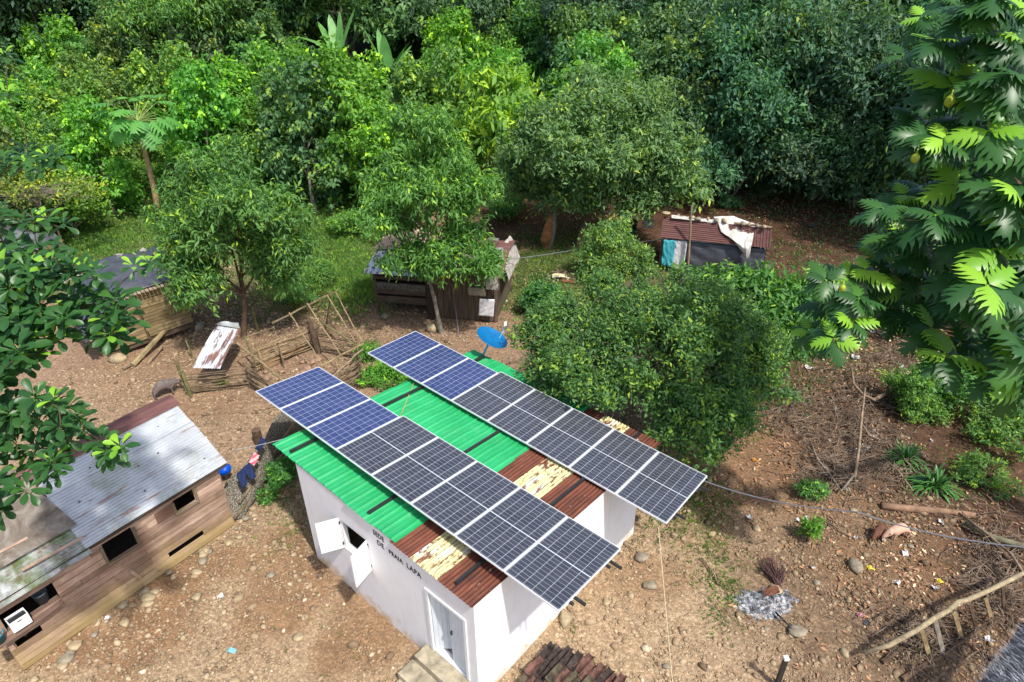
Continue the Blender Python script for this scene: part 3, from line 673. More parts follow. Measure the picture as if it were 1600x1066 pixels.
# roof poles: ridge pole and rafters that lost their cover
def pz(x,y,base,h=None):   # point above 'base' row at picture place
    g=GT(*base); return PLN(x,y,g,V((0,1,0)))
rp0=pz(430,503,(430,568)); rp1=pz(524,456,(516,520))
mb=MB(); stick(mb,rp0-(rp1-rp0)*.05,rp1+(rp1-rp0)*.04,.035,8,.02,6,.9); obj('ridge_pole',mb,M['bamboo_old'],pen)
for (x,y),(x2,y2),b2 in (((452,489),(508,577),.65),((480,474),(537,562),.75),((511,461),(556,536),.8),((524,456),(566,535),.8)):
    t=(x-430)/94; a=lerp(rp0,rp1,t); a=pz(x,y,(x,(568-t*48))); 
    g=G(x2,y2,b2); mb=MB(); stick(mb,a,g,.024,6,.015,6,.9); obj('rafter',mb,M['bamboo'],pen)
for (x,y),(x2,y2),za,zb,mt,r_ in (((501,572),(568,537),.85,.9,'bamboo',.03),((520,588),(567,545),.7,.95,'deadwood',.035),((370,536),(444,596),1.0,.9,'bamboo',.035),((377,530),(428,512),1.0,1.2,'bamboo_old',.03),((498,500),(556,540),1.25,.95,'bamboo_green',.03),((427,510),(445,569),1.2,.2,'bamboo_old',.03),((516,462),(510,507),1.5,.3,'board_old',.035),((505,470),(490,492),1.6,1.0,'board_old',.03)):
    mb=MB(); stick(mb,G(x,y,za),G(x2,y2,zb),r_,7,.02,6,.9); obj('pole',mb,M[mt],pen)
# loose tin sheet lying on the pen
tn=thing('loose_tin_sheet','single rust-streaked silver tin sheet propped on the bamboo pen','roofing sheet',G(335,545,.9))
ca,cb_,cc,cd=G(301,575,.84),G(344,576,.84),G(375,514,1.12),G(337,508,1.12)
mb=MB(); nn=(cb_-ca).cross(cd-ca).normalized()
if nn.z<0: nn=-nn
mb.sheet(lambda u,v:lerp(lerp(ca,cb_,v),lerp(cd,cc,v),u)+nn*(.010*math.sin(v*2*math.pi*11)+.03*math.sin(u*4)),10,66,.003,nn)
obj('sheet',mb,mat_rust('streaked_tin',3,1,math.atan2((cd-ca).y,(cd-ca).x)-math.pi/2),tn)
mb=MB(); ce=G(372,503,1.2); cf=G(340,506,1.2); mb.sheet(lambda u,v:lerp(lerp(cd,cc,v),lerp(cf,ce,v),u)+Z*(.02+.05*math.sin(v*5)*u),4,24,.003,nn); obj('bent_lip',mb,mat_rust('dull_bent_tin',2,0,0),tn)
# ================================================================ net fence with washing
net=thing('net_fence','old grey net fence sagging between the plank shed and the green roof','net fence',GT(400,740))
q=N('old_grey_netting',.95,.1); co=q.coord(); f=q.vor(co,34,'Distance'); q.col(q.mix(q.ramp(f,[(.25,0),(.5,1)]),(.36,.33,.27),(.10,.09,.07))); q.bump(f,.9,.02); M['net']=q.m
tl=[(345,777),(353,752),(375,735),(400,705),(413,686),(425,660),(445,634),(470,608)]
bl_=[(362,814),(380,808),(395,788),(412,762),(430,733),(448,706),(470,676),(500,650)]
TP=[G(x,y,.55+.75*sstep(0,5,i)) for i,(x,y) in enumerate(tl)]; BP=[G(x,y,.05) for x,y in bl_]
def poly(P,t):
    k=len(P)-1; i=min(int(t*k),k-1); return lerp(P[i],P[i+1],t*k-i)
mb=MB(); tarp(mb,lambda u,v:lerp(poly(BP,u),poly(TP,u),v)+V((.12,-.05,-.06))*math.sin(v*3.1),40,14,.018,8,.012,(.6,-.4,.5)); obj('netting',mb,M['net'],net,smooth=True)
for (x,y),(x2,y2),za,zb in (((374,786),(460,660),.35,.9),((366,810),(470,672),.15,.6)):
    mb=MB(); stick(mb,G(x,y,za),G(x2,y2,zb),.035,8,.02,6,.9); obj('pole',mb,M['bamboo_old'],net)
mb=MB(); p=GT(405,692); mb.tube([p,p+Z*.45+V((0,0,0))],[.13,.12],9); obj('stump_post',mb,M['bark'],net)
def garment(name,label,pts,mat,cat,th=.012,seed=1,group=None,stripes=None):
    """hanging cloth from a polygon of (x,y,height) picture corners: TL TR BR BL"""
    P=[V(p) for p in pts]; n=(P[1]-P[0]).cross(P[3]-P[0]).normalized(); mb=MB()
    tarp(mb,lambda u,v:lerp(lerp(P[0],P[1],u),lerp(P[3],P[2],u),v),14,14,.012,seed,th,n)
    o=obj(name,mb,mat,None,smooth=True); tag(o,label,cat,group); return o
jr=[PLN(x,y,G(385,765,.75),V((.75,-.6,.35))) for x,y in ((369,739),(386,722),(399,747),(378,765))]
# jeans: waist and two legs in one garment
mb=MB(); W0,W1=PLN(369,741,BP[2]+Z*.9,V((.7,-.6,.3))),PLN(389,722,BP[2]+Z*.9,V((.7,-.6,.3)))
pl=lambda x,y:PLN(x,y,BP[2]+Z*.9,V((.7,-.6,.3)))
nj=V((.7,-.6,.3)).normalized()
for quad in ([(369,741),(380,731),(386,755),(378,764)],[(378,733),(390,722),(400,745),(393,750)]):
    P=[pl(*c_)+nj*.03 for c_ in quad]; tarp(mb,lambda u,v:lerp(lerp(P[0],P[1],u),lerp(P[3],P[2],u),v),10,14,.008,4,.03,nj)
jo=obj('jeans',mb,M['jeans'],None,smooth=True); tag(jo,'navy blue jeans hanging on the net fence with both legs down','jeans')
P=[pl(*c_)+nj*.05 for c_ in ((408,683),(414,687),(406,705),(398,702))]; mb=MB(); tarp(mb,lambda u,v:lerp(lerp(P[0],P[1],u),lerp(P[3],P[2],u),v),8,12,.01,6,.05,nj); o=obj('dark_shirt',mb,M['jeans'],None,True); tag(o,'dark blue shirt bunched on the upper end of the net fence','shirt')
q=N('pink_striped_cloth',.9,.2); co=q.coord('Object',(1,1,1),(0,0,.7)); X=q.xyz(co); q.col(q.mix(q.math('GREATER_THAN',q.math('FRACT',q.math('MULTIPLY',X[0],22)),.5),(.62,.12,.17),(.62,.45,.48))); 
P=[pl(*c_)+nj*.05 for c_ in ((397,706),(405,712),(396,728),(388,722))]; mb=MB(); tarp(mb,lambda u,v:lerp(lerp(P[0],P[1],u),lerp(P[3],P[2],u),v),8,12,.01,7,.03,nj); o=obj('striped_cloth',mb,q.m,None,True); tag(o,'pink and white striped cloth hung between the jeans and the dark shirt','cloth')
mb=MB(); bp=GT(356,752)+Z*.25; tarp(mb,lambda u,v:bp+V((.17*math.sin(u*6.283)*math.sin(.3+v*2.6),.17*math.cos(u*6.283)*math.sin(.3+v*2.6),.30*v)),18,8,.012,2,.006); o=obj('plastic_tub',mb,plain('bright_blue_plastic',(.0,.075,.55),.4,.2,5,.2),None,True); tag(o,'bright blue plastic sack by the shed corner at the end of the net','sack')
# ================================================================ arched bamboo hut, upper left
hut=thing('bamboo_hut','leaning bamboo-walled hut on stilts with a sagging slate-grey tarp roof','hut',GT(235,540))
hA=GT(176,563); hB=GT(305,520); hd=(hB-hA); hd.z=0; HLn=hd.length; hd.normalize(); hn=V((-hd.y,hd.x,0)); zb0=hA.z+.32
def HU(s,d,z): return V((hA.x,hA.y,zb0))+hd*s+hn*d+Z*z
htop=lambda s:.55+1.15*math.sin(min(1,(s+.25)/(HLn*.62))*math.pi/2)
mb=MB(); z=0
k=0
while z<1.62:
    s0=0; 
    while s0<HLn and htop(s0)<z+.1: s0+=.05
    if s0<HLn-.1:
        h=rnd.uniform(.10,.14); cut=1.25+rnd.uniform(-.05,.05)
        if s0<cut-.1: mb.beam(HU(s0-rnd.uniform(0,.06),rnd.uniform(-.02,.02),z+h/2),HU(cut,0,z+h/2+.02),.03,h-.015)
        mb.beam(HU(max(s0,cut+.03),rnd.uniform(-.02,.02),z+h/2+.05),HU(HLn+rnd.uniform(0,.08),0,z+h/2+.07),.03,h-.015)
        z+=h
    else: break
wh=wood_rot('ochre_bamboo_slats',math.atan2(hd.y,hd.x),(.12,.085,.04),(.27,.20,.10),(.38,.30,.17),(.14,.13,.05)); obj('slat_wall',mb,wh,hut)
mb=MB(); mb.box(HU(.62,-.04,.95),.5,.03,.42,hd,hn,Z); obj('hatch_board',mb,plain('pale_mud_board',(.30,.23,.13),.9,.2,4,.2),hut)
mb=MB(); mb.beam(HU(1.26,-.03,0),HU(1.2,-.03,1.5),.05,.05); obj('wall_post',mb,M['bark'],hut)
for s_ in (0,HLn): 
    for d_ in (.05,2.0): post(HU(s_,d_,-.45),.55+(1.0 if s_ else .55),.05,'bark',par=hut,name='stilt')
mb=MB(); mb.beam(HU(-.1,.05,-.12),HU(HLn+.1,.05,-.06),.09,.1); obj('floor_beam',mb,M['board_old'],hut)
mb=MB(); mb.box(HU(HLn/2,1.0,.0),HLn,1.95,.05,hd,hn,Z); obj('floor',mb,M['board_old'],hut)
mb=MB(); 
for i in range(11): mb.beam(HU(HLn,.08,.08+i*.13),HU(HLn,1.95,.08+i*.13),.03,.11); mb.beam(HU(0,.08,.06+i*.13*.4),HU(0,1.95,.06+i*.13*.4),.03,.05)
for i in range(12): mb.beam(HU(0,1.98,.08+i*.13),HU(HLn,1.98,.08+i*.13),.03,.11)
obj('slat_wall',mb,wh,hut)
def hroof(u,v):
    s=-.55+(HLn+.75)*u; z=.62+1.18*math.sin(min(1,(s+.5)/(HLn*.62))*math.pi/2)
    return HU(s,-.12+2.45*v,z+.5*v+.18*math.sin(v*math.pi)+.05)
mb=MB(); tarp(mb,hroof,34,26,.02,12,.01); obj('tarp_roof',mb,M['tarp_dark'],hut,smooth=True)
mb=MB(); 
for i in range(26):
    s=-.4+i*(HLn+.4)/25; z=.62+1.18*math.sin(min(1,(s+.5)/(HLn*.62))*math.pi/2); mb.beam(HU(s,-.24,z-.03),HU(s+.02,.12,z+.05),.1,.03)
obj('palm_fringe',mb,plain('dry_palm_strips',(.30,.235,.16),.9,.35,5,.3),hut)
mb=MB()
tarp(mb,lambda u,v:HU(-.4+(HLn+.2)*u,2.05+.35*v,1.55+.75*math.sin(min(1,(u*HLn+.3)/(HLn*.6))*1.57)+.1*math.sin(u*20)),30,4,.03,15,.02); obj('crumpled_edge',mb,mat_sheet('dirty_pale_sheet',(.16,.14,.12),(.42,.39,.36),.8),hut)
lg=thing('leaning_log','thick squared log leaning against the bamboo hut','log',GT(205,577)); mb=MB(); a=GT(208,574)+Z*.08; b=G(262,512,zb0+.1); mb.tube([a,lerp(a,b,.3)+V((.02,0,.02)),lerp(a,b,.7),b],[.10,.10,.085,.07],7); obj('log',mb,plain('mossy_log',(.27,.21,.11),.9,.35,5,.6),lg)
for (x,y),(x2,y2),r_,nm in (((193,579),(226,562),.06,'short tan board end lying at the foot of the leaning log'),((231,571),(255,546),.05,'second shorter pole lying behind the leaning log')):
    o=obj('pole',stick(MB(),GT(x,y)+Z*.06,GT(x2,y2)+Z*.12,r_,4,.01,7,.9),M['deadwood'],None); tag(o,nm,'pole')
# ================================================================ tarp shelter far left
sh=thing('tarp_shelter','crumpled slate-grey tarpaulin shelter half hidden behind the leaves at the far left','shelter',GT(60,410))
o_=GT(40,415); 
mb=MB()
def tf(u,v):
    x=-1.9+3.3*u; yv=-1.2+2.4*v; z=1.75-.55*abs(v-.55)*1.6-.35*u*u+.1*math.sin(u*7)
    if u>.86: z-=(u-.86)*6.5
    if v<.14: z-=(.14-v)*7
    return o_+V((x,yv,max(.05,z)))
tarp(mb,tf,40,40,.04,21,.01); obj('tarpaulin',mb,mat_sheet('pale_grey_tarpaulin',(.075,.08,.095),(.16,.17,.19),.45),sh,smooth=True)
mb=MB(); 
for i in range(7): mb.beam(o_+V((1.35,-1.1,.1+i*.14)),o_+V((1.35,.9,.1+i*.14)),.03,.12)
obj('slat_wall',mb,wh,sh)
for x_,y_ in ((-1.6,-1),(1.3,-1.05),(1.3,.95),(-1.6,.95)): post(o_+V((x_,y_,0)),1.25,.05,'bark',par=sh,name='stilt')
# ================================================================ central shack behind the tree
cs=thing('wooden_shack','dark old wooden shack with raised crib and rusty patched roof behind the slender tree','shack',GT(690,500))
sA=GT(592,488); sC=GT(668,507); sB=GT(774,504); cd_=(sB-sA); cd_.z=0; cl=cd_.length; cd_.normalize(); cn=V((-cd_.y,cd_.x,0))
def CS(s,d,z): return V((sA.x,sA.y,max(sA.z,0)))+cd_*s+cn*d+Z*z
sm=(sC-sA).dot(cd_)
yc=math.atan2(cd_.y,cd_.x)
dkw=wood_rot('dark_silvered_boards',yc,(.04,.028,.020),(.095,.068,.048),(.17,.13,.10),(.09,.09,.05))
q=N('upright_boards',.9,.2); co=q.coord('Object',(7,7,.7)); f=q.noise(co,2,8,.75,.3); q.col(q.ramp(f,[(.3,(.055,.038,.025)),(.55,(.14,.10,.068)),(.75,(.25,.19,.13))])); q.bump(f,.5,.012); upw=q.m
mb=MB(); x=sm+.1
i=0
while x<cl-.05:
    wdt=rnd.uniform(.13,.24); zt=1.75+rnd.uniform(-.05,.05)
    mb.box(CS(x+wdt/2,rnd.uniform(-.015,.015),zt/2+.04),wdt-.012,.03,zt,cd_,cn,Z); x+=wdt
obj('upright_plank_wall',mb,upw,cs)
for zz,h_ in ((.62,.26),(.94,.2),(1.22,.2),(1.5,.12)):
    mb=MB(); mb.beam(CS(0,-.02,zz),CS(sm,-.02,zz+.02),.035,h_); obj('crib_board',mb,dkw,cs)
mb=MB(); tarp(mb,lambda u,v:CS(.1+(sm-.2)*u,-.08-.03*math.sin(v*3),1.06+.26*v),16,6,.01,31,.02,-cn); obj('lichen_log',mb,plain('lichen_speckled_wood',(.12,.11,.085),.9,.6,16,.4),cs)
for i in range(9):
    pass
mb=MB(); mb.box(CS(sm/2,1.4,.46),sm,2.7,.06,cd_,cn,Z); obj('crib_floor',mb,M['board_old'],cs)
mb=MB(); 
for i in range(8): mb.beam(CS(0,.0,.5+i*.16),CS(0,2.8,.5+i*.16),.03,.13); mb.beam(CS(cl,.02,.1+i*.2),CS(cl,2.8,.1+i*.2),.03,.19)
for i in range(9): mb.beam(CS(0,2.8,.1+i*.2),CS(cl,2.8,.1+i*.2),.03,.19)
obj('board_wall',mb,dkw,cs)
for s_,d_,r_ in ((0,0,.06),(0,2.8,.06),(cl,0,.06),(cl,2.8,.06)): post(CS(s_,d_,-.1),2.0,r_,'board_old',par=cs)
mb=MB(); p=CS(sm,-.12,0); mb.tube([p-Z*.1,p+Z*.9,p+Z*2.0],[.15,.14,.13],9); obj('thick_post',mb,plain('dark_log_post',(.045,.030,.022),.95,.3,5,.6),cs)
mb=MB(); tarp(mb,lambda u,v:CS(-.25+(sm+.35)*u,-.35+1.6*v,1.78+.42*v+.012*math.sin(u*150)),150,5,.004,33,.004); obj('tin_roof',mb,mat_rust('pinkish_old_tin',3,1,yc),cs)
mb=MB(); tarp(mb,lambda u,v:CS(-.35+(sm+.6)*u,1.0+2.1*v,2.22+.15*v),20,10,.02,34,.02); obj('plank_roof',mb,mw,cs)
mb=MB(); tarp(mb,lambda u,v:CS(sm-.1+(cl-sm+.45)*u,-.25+3.3*v,1.92+.55*math.sin(v*2.9)),24,20,.02,35,.02); obj('patched_roof',mb,mat_rust('brown_patched_roof',4,0,yc),cs)
for i in range(9):
    s_=cl-.6+rnd.uniform(-.3,.5); d_=.3+i*.22; mb=MB(); mb.box(CS(s_,d_,2.12+.4*math.sin((d_+.25)/3.3*2.9)),.42,.26,.025,(cd_+cn*rnd.uniform(-.3,.3)).normalized(),cn,(Z+cn*rnd.uniform(-.2,.2)).normalized()); obj('roof_tile_board',mb,plain('maroon_board',(.12,.07,.06),.9,.3,4,.2) if i%2 else plain('grey_tile',(.2,.18,.165),.9,.3,4,.2),cs)
mb=MB(); tarp(mb,lambda u,v:CS(cl+.0+.42*u,.6+2.2*v,2.35-.9*u*u+.1*math.sin(v*3)),8,18,.03,36,.03); obj('straw_edge',mb,plain('grey_straw',(.38,.35,.31),.95,.3,10,.8),cs)
mb=MB(); tarp(mb,lambda u,v:CS(cl-.25+.45*u,-.30+.05*v,2.0-.55*v),8,10,.012,37,.02,-cn); obj('hanging_sheet',mb,mat_sheet('dirty_white_sheet',(.33,.31,.28),(.5,.48,.44),.8),cs)
mb=MB(); mb.box(CS(cl-.62,-.13,1.28),.62,.12,.3,cd_,cn,Z); obj('board_box',mb,plain('pale_grey_board',(.32,.29,.22),.9,.25,5,.3),cs)
P=[PLN(x,y,CS(cl-.3,-.2,0),-cn) for x,y in ((749,467),(773,468),(771,495),(748,493))]
garment('white_sack','white sack hanging on the front corner of the wooden shack',P,M['cloth_white'],'sack',.02,41)
P=[CS(cl-.55,1.0,2.55),CS(cl+.1,1.15,2.5),CS(cl+.25,.45,2.25),CS(cl-.25,.35,2.3)]
garment('lilac_cloth','faded lilac cloth drying on the right end of the wooden shack roof',P,M['cloth_lilac'],'cloth',.03,42)
P=[CS(cl-.35,.75,2.52),CS(cl-.1,.8,2.5),CS(cl+.18,.15,2.2),CS(cl+.05,.1,2.2)]
garment('blue_cloth','pale blue cloth strip lying over the lilac cloth on the shack roof',P,mat_sheet('pale_blue_cloth',(.25,.38,.46),(.38,.5,.56),.9),'cloth',.03,43)
for px,py,r_ in ((677,517,.26),(602,497,.19),(628,497,.13),(708,496,.16)):
    pass
# ================================================================ maroon tin shack on the right
ts=thing('tin_shack','low shack with maroon corrugated roof weighted by stones and walled in grey tarp','shack',GT(1115,420))
e0=G(1032,371,1.35+.25); e1=G(1204,388,1.35+.25); r0_=G(1037,338,2.35); r1_=G(1206,358,2.35)
# base level follows the terrain there
yt=math.atan2((e1-e0).y,(e1-e0).x); td=(e1-e0); td.z=0; tl_=td.length; td.normalize(); tn_=V((-td.y,td.x,0))
gz=T(e0.x,e0.y); 
mb=MB(); nn=(e1-e0).cross(r0_-e0).normalized()
mb.sheet(lambda u,v:lerp(lerp(e0,e1,u),lerp(r0_,r1_,u),v)*1+nn*(.012*math.sin(v*2*math.pi*(r0_-e0).length/.09)) if u<.80 else lerp(lerp(e0,e1,u),lerp(r0_,r1_,u),v)+nn*(.012*math.sin(u*2*math.pi*tl_/.12)),90,84,.004,nn)
obj('tin_roof',mb,mat_rust('maroon_corrugated_iron',4,0,yt),ts)
mb=MB(); mb.sheet(lambda u,v:lerp(r0_,r1_,u)+tn_*(1.3*v)-Z*(.55*v)+nn*.012*math.sin(v*60),6,60,.004); obj('back_roof',mb,mat_rust('back_corrugated_iron',4,0,yt),ts)
def TW(s,z,d=.12): return V((e0.x,e0.y,gz))+td*s+tn_*d+Z*z
hT=e0.z-gz-.04
mb=MB(); tarp(mb,lambda u,v:TW(1.15+(tl_-1.3)*u,-.05+(hT-.02)*v,.16-.10*math.sin(v*3)),40,12,.025,51,.012,-tn_); obj('tarp_wall',mb,M['tarp_dark'],ts,smooth=True)
for d_ in (2.6,): 
    mb=MB(); tarp(mb,lambda u,v:TW(.1+(tl_-.3)*u,-.05+hT*v,d_),16,6,.02,52,.012,tn_); obj('tarp_wall',mb,M['tarp_dark'],ts)
for s_ in (.05,tl_-.12):
    mb=MB(); tarp(mb,lambda u,v:TW(s_,-.05+hT*v,.15+2.4*u),16,6,.01,53,.012,td); obj('tarp_wall',mb,M['tarp_dark'],ts)
for s_ in (.08,1.1,tl_-.2): post(TW(s_,-.1,.2),hT+.05,.04,'deadwood',par=ts)
mb=MB(); tarp(mb,lambda u,v:TW(.62+.5*u,.2+(hT-.25)*v,.06),12,12,.015,54,.01,-tn_); o=obj('white_curtain',mb,M['cloth_white'],ts,True)
mb=MB(); tarp(mb,lambda u,v:TW(.14+.5*u,.3+(hT-.35)*v,.04),12,12,.02,55,.01,-tn_); o=obj('turquoise_curtain',mb,M['cloth_cyan'],ts,True)
mb=MB(); a=PLN(1078,409,TW(1.2,0,-.1),-tn_); b=PLN(1081,321,TW(1.2,0,-.1),-tn_); stick(mb,V((a.x,a.y,gz-.1)),b,.05,6,.02,7,.8); pp=obj('tall_pole',mb,M['deadwood'],None); tag(pp,'tall bare pole standing in front of the maroon shack roof','pole')
# plastic sheet draped over roof
RP=lambda x,y,o=.17:PLN(x,y,e0,nn)+nn*o
mb=MB(); row0=[(1114,341),(1130,340),(1146,340),(1162,346),(1180,352)]; row1=[(1122,352),(1134,356),(1150,358),(1163,360),(1177,366)]; row2=[(1126,364),(1138,371),(1152,374),(1164,376),(1175,380)]; row3=[(1142,374),(1152,383),(1161,389),(1168,390),(1173,386)]; row4=[(1166,402),(1167,404),(1168,406),(1169,406),(1171,404)]
rows=[[RP(*c_) for c_ in r_] for r_ in (row0,row1,row2,row3)]+[[PLN(x,y,e0-tn_*.12,-tn_) for x,y in row4]]
mb=MB(); tarp(mb,lambda u,v:poly([poly(r_,u) for r_ in rows],v),28,30,.022,56,.01,nn); ob_=obj('plastic_sheet',mb,M['tarp_white'],None,True); tag(ob_,'crumpled white plastic sheet draped over the maroon roof','plastic sheet')
mb=MB(); tarp(mb,lambda u,v:lerp(RP(1050,338),RP(1120,346),u)+(nn.cross(td)).normalized()*0+ (lerp(r0_,e0,.14*v)-r0_),20,5,.015,58,.02,nn); o=obj('ridge_sheet',mb,M['tarp_white'],ts)
def rock(c,r_,mat,seed,fl=.65,name='stone'):
    rr=np.random.RandomState(seed); mb=MB(); n1,n2=7,5; vs=[]
    st=rr.uniform(.75,1.2,3)*np.array([1,1,fl])
    ph=rr.uniform(0,6,6)
    def P_(t,p):
        x,y,z=math.sin(p)*math.cos(t),math.sin(p)*math.sin(t),math.cos(p)
        k=1+.14*math.sin(2.3*x*2+ph[0])+.12*math.sin(2.7*y*2+ph[1])+.1*math.sin(3*z+ph[2])+rr.uniform(-.10,.10)
        return V(c)+V((x*st[0],y*st[1],z*st[2]))*r_*k
    mb.v=[tuple(P_(0,0))]; 
    for j in range(1,n2+1):
        for i in range(n1): mb.v.append(tuple(P_(2*math.pi*i/n1,math.pi*j/(n2+1))))
    mb.v.append(tuple(P_(0,math.pi))); Lz=len(mb.v)-1
    for i in range(n1): mb.f.append((0,1+i,1+(i+1)%n1)); mb.f.append((Lz,1+(n2-1)*n1+(i+1)%n1,1+(n2-1)*n1+i))
    for j in range(n2-1):
        for i in range(n1):
            a=1+j*n1+i; b=1+j*n1+(i+1)%n1; mb.f.append((a,a+n1,b+n1,b))
    return obj(name,mb,mat,None,smooth=True,loc=c)
lb_=['rounded','flat','pale','grey','small','angular','brown','pitted']
for i,t in enumerate((.02,.14,.27,.33,.42,.5,.57,.74,.8,.87,.93)):
    p=lerp(r0_,r1_,t)+Z*.09+tn_*rnd.uniform(-.08,.08); o=rock(p,rnd.uniform(.09,.15),M['stone_grey' if i%2 else 'stone'],100+i); tag(o,'stone weighing down the ridge of the maroon tin roof','stone','stones along the maroon roof ridge')
mb=MB(); stick(mb,r0_+Z*.05+td*.3,lerp(r0_,r1_,.3)+Z*.09,.05,4,.01,7,.9); stick(mb,lerp(r0_,r1_,.66)+Z*.06,r1_+Z*.07,.05,4,.01,7,.9); obj('ridge_log',mb,M['deadwood'],ts)
o=bucket('basin','round cream basin on the left end of the maroon roof ridge',r0_+Z*.06+td*.1,.16,.11,plain('cream_enamel',(.6,.5,.3),.5),'basin')
# ================================================================ things between the shacks
bn=thing('green_bin','green plastic bin standing left of the maroon-roofed shack','bin',GT(982,385)); bc=GT(982,385)
gz2=.95
mb=MB(); 
def frus(mb,c,w0,d0,w1,d1,h):
    vs=[c+V((sx*w0/2,sy*d0/2,0)) for sx,sy in ((-1,-1),(1,-1),(1,1),(-1,1))]+[c+V((sx*w1/2,sy*d1/2,h)) for sx,sy in ((-1,-1),(1,-1),(1,1),(-1,1))]
    mb.add(vs,[(3,2,1,0),(4,5,6,7),(0,1,5,4),(1,2,6,5),(2,3,7,6),(3,0,4,7)])
frus(mb,bc,.42,.42,.55,.5,gz2); mb.box(bc+Z*(gz2-.02),.6,.56,.06); obj('body',mb,plain('dark_green_plastic',(.015,.10,.045),.5,.15,5,0),bn)
mb=MB(); mb.lathe(bc+Z*(gz2+.02),[(.001,0),(.26,0),(.33,.30),(.35,.30),(.35,.26),(.3,.05)],20); t=obj('black_tub',mb,plain('black_rubber',(.015,.016,.018),.6),None,True); tag(t,'black rubber tub resting on the green bin','tub')
mb=MB(); mb.box(bc+V((0,-.0,gz2+.24)),.3,.2,.1); o=obj('red_cloth',mb,plain('dark_red_cloth',(.35,.02,.03),.9),None); tag(o,'dark red cloth inside the black tub','cloth')
def hang(x0,y0,x1,y1,base,mat,name,label,cat,seed):
    g=GT(*base); n=V((.1,-1,.0)); P=[PLN(a,b,g,n) for a,b in ((x0,y0),(x1,y0+2),(x1-1,y1),(x0+1,y1-1))]; return garment(name,label,P,mat,cat,.015,seed)
hang(1003,342,1022,357,(1012,383),mat_sheet('pale_pink_cloth',(.42,.33,.32),(.58,.48,.47),.9),'pale_shirt','pale pinkish shirt drying on the line left of the maroon roof','shirt',61)
hang(992,373,998,386,(995,396),mat_sheet('grey_cloth',(.30,.28,.27),(.45,.43,.41),.9),'small_towel','small grey towel hanging beside the green bin','towel',62)
hang(961,352,972,364,(965,390),M['cloth_cyan'],'turquoise_cloth','turquoise cloth hanging left of the green bin','cloth',63)
tk=thing('split_log','orange-brown split trunk piece leaning under the big round tree','tree trunk',GT(852,388)); mb=MB(); a=GT(852,388); b=PLN(860,334,a,V((0,1,0)))
mb.tube([a-Z*.05,lerp(a,b,.25)+V((-.04,0,0)),lerp(a,b,.6),b],[.10,.26,.22,.10],10); obj('bark_slab',mb,plain('orange_bark',(.30,.13,.05),.9,.4,4,.6),tk)
mb=MB(); mb.tube([a+V((.15,.12,-.05)),lerp(a,b,.5)+V((.2,.15,0)),b+V((.16,.15,0))],[.18,.22,.12],9); obj('bark_slab',mb,M['bark_grey'],tk)
# cooking fire place on the grass
ff=GT(878,436); fp=thing('outdoor_hearth','rusty sheet and sooty sticks of an outdoor hearth on the grass clearing','hearth',ff)
mb=MB(); tarp(mb,lambda u,v:ff+V((-.42+.75*u,-.15+.4*v,.12+.05*math.sin(u*4))),10,6,.015,71,.012); obj('scorched_sheet',mb,mat_rust('scorched_tin',1,0,0),fp)
mb=MB(); tarp(mb,lambda u,v:ff+V((-.02+.55*u,-.42+.3*v-.2*u,.07)),10,6,.015,72,.012); obj('rusted_offcut',mb,mat_rust('rusted_offcut_iron',0,0,0),fp)
mb=MB()
for i in range(16): a=ff+V((rnd.uniform(-.5,.3),rnd.uniform(.1,.55),.06+rnd.uniform(0,.1))); stick(mb,a,a+V((rnd.uniform(.2,.6),rnd.uniform(-.2,.2),.02)),.025,3,.02,5)
obj('firewood',mb,M['deadwood'],fp)
for i in range(7):
    a_=i*.9; o=rock(ff+V((-.1+.5*math.cos(a_),.1+.35*math.sin(a_),.04)),.09,M['stone_grey'],140+i); tag(o,'sooty hearth stone on the grass clearing','stone','stones round the outdoor hearth')
# ash heap and burnt brush
ac=GT(1196,942); q=N('white_wood_ash',.95,.1); co=q.coord(); q.col(q.ramp(q.noise(co,9,8,.8),[(.40,(.03,.03,.034)),(.49,(.16,.165,.18)),(.58,(.52,.53,.55)),(.7,(.66,.66,.67))])); q.bump(q.noise(co,30,6,.8),1,.03); M['ash']=q.m
mb=MB()
def ashf(u,v):
    t=u*2*math.pi; r_=v*(.52+.09*math.sin(2*t+1)+.04*math.sin(3*t)+.035*math.sin(9*t+1)+.03*math.sin(14*t)+.02*math.sin(23*t)); h=.09*(1-v*v)*(1+.3*math.sin(6*t)*v)+.02*math.sin(r_*40+t*3)*(1-v)-.02*v**4
    return ac+V((1.15*r_*math.cos(t),.85*r_*math.sin(t),h+.004))
mb.sheet(ashf,96,26,.03); ash=obj('ash_heap',mb,M['ash'],None,loc=ac); tag(ash,'heap of white and charcoal-grey wood ash on bare earth','ash heap')
mb=MB(); tarp(mb,lambda u,v:ac+V((-.02+.35*u,.05+.14*v+.1*u,.13+.07*math.sin(u*3)*v)),10,6,.02,77,.012); o=obj('scorched_leaf',mb,plain('scorched_brown_leaf',(.15,.06,.035),.8,.3,5,.3),None); tag(o,'curled scorched brown palm sheath on the ash heap','palm sheath')
bb=GT(1210,905); mb=MB()
for i in range(90):
    a_=rnd.uniform(.2,2.9); a=bb+V((rnd.uniform(-.05,.05),rnd.uniform(-.28,-.1),.05)); stick(mb,a,bb+V((.34*math.cos(a_)*rnd.uniform(.5,1.1),.42*math.sin(a_)*rnd.uniform(.4,1.1),rnd.uniform(.05,.32))),.008,4,.02,4)
o=obj('dry_brush',mb,plain('purple_brown_twigs',(.10,.055,.05),.95,.4,9,.2),None,loc=bb); tag(o,'bundle of purple-brown dry brush beside the ash heap','brushwood')
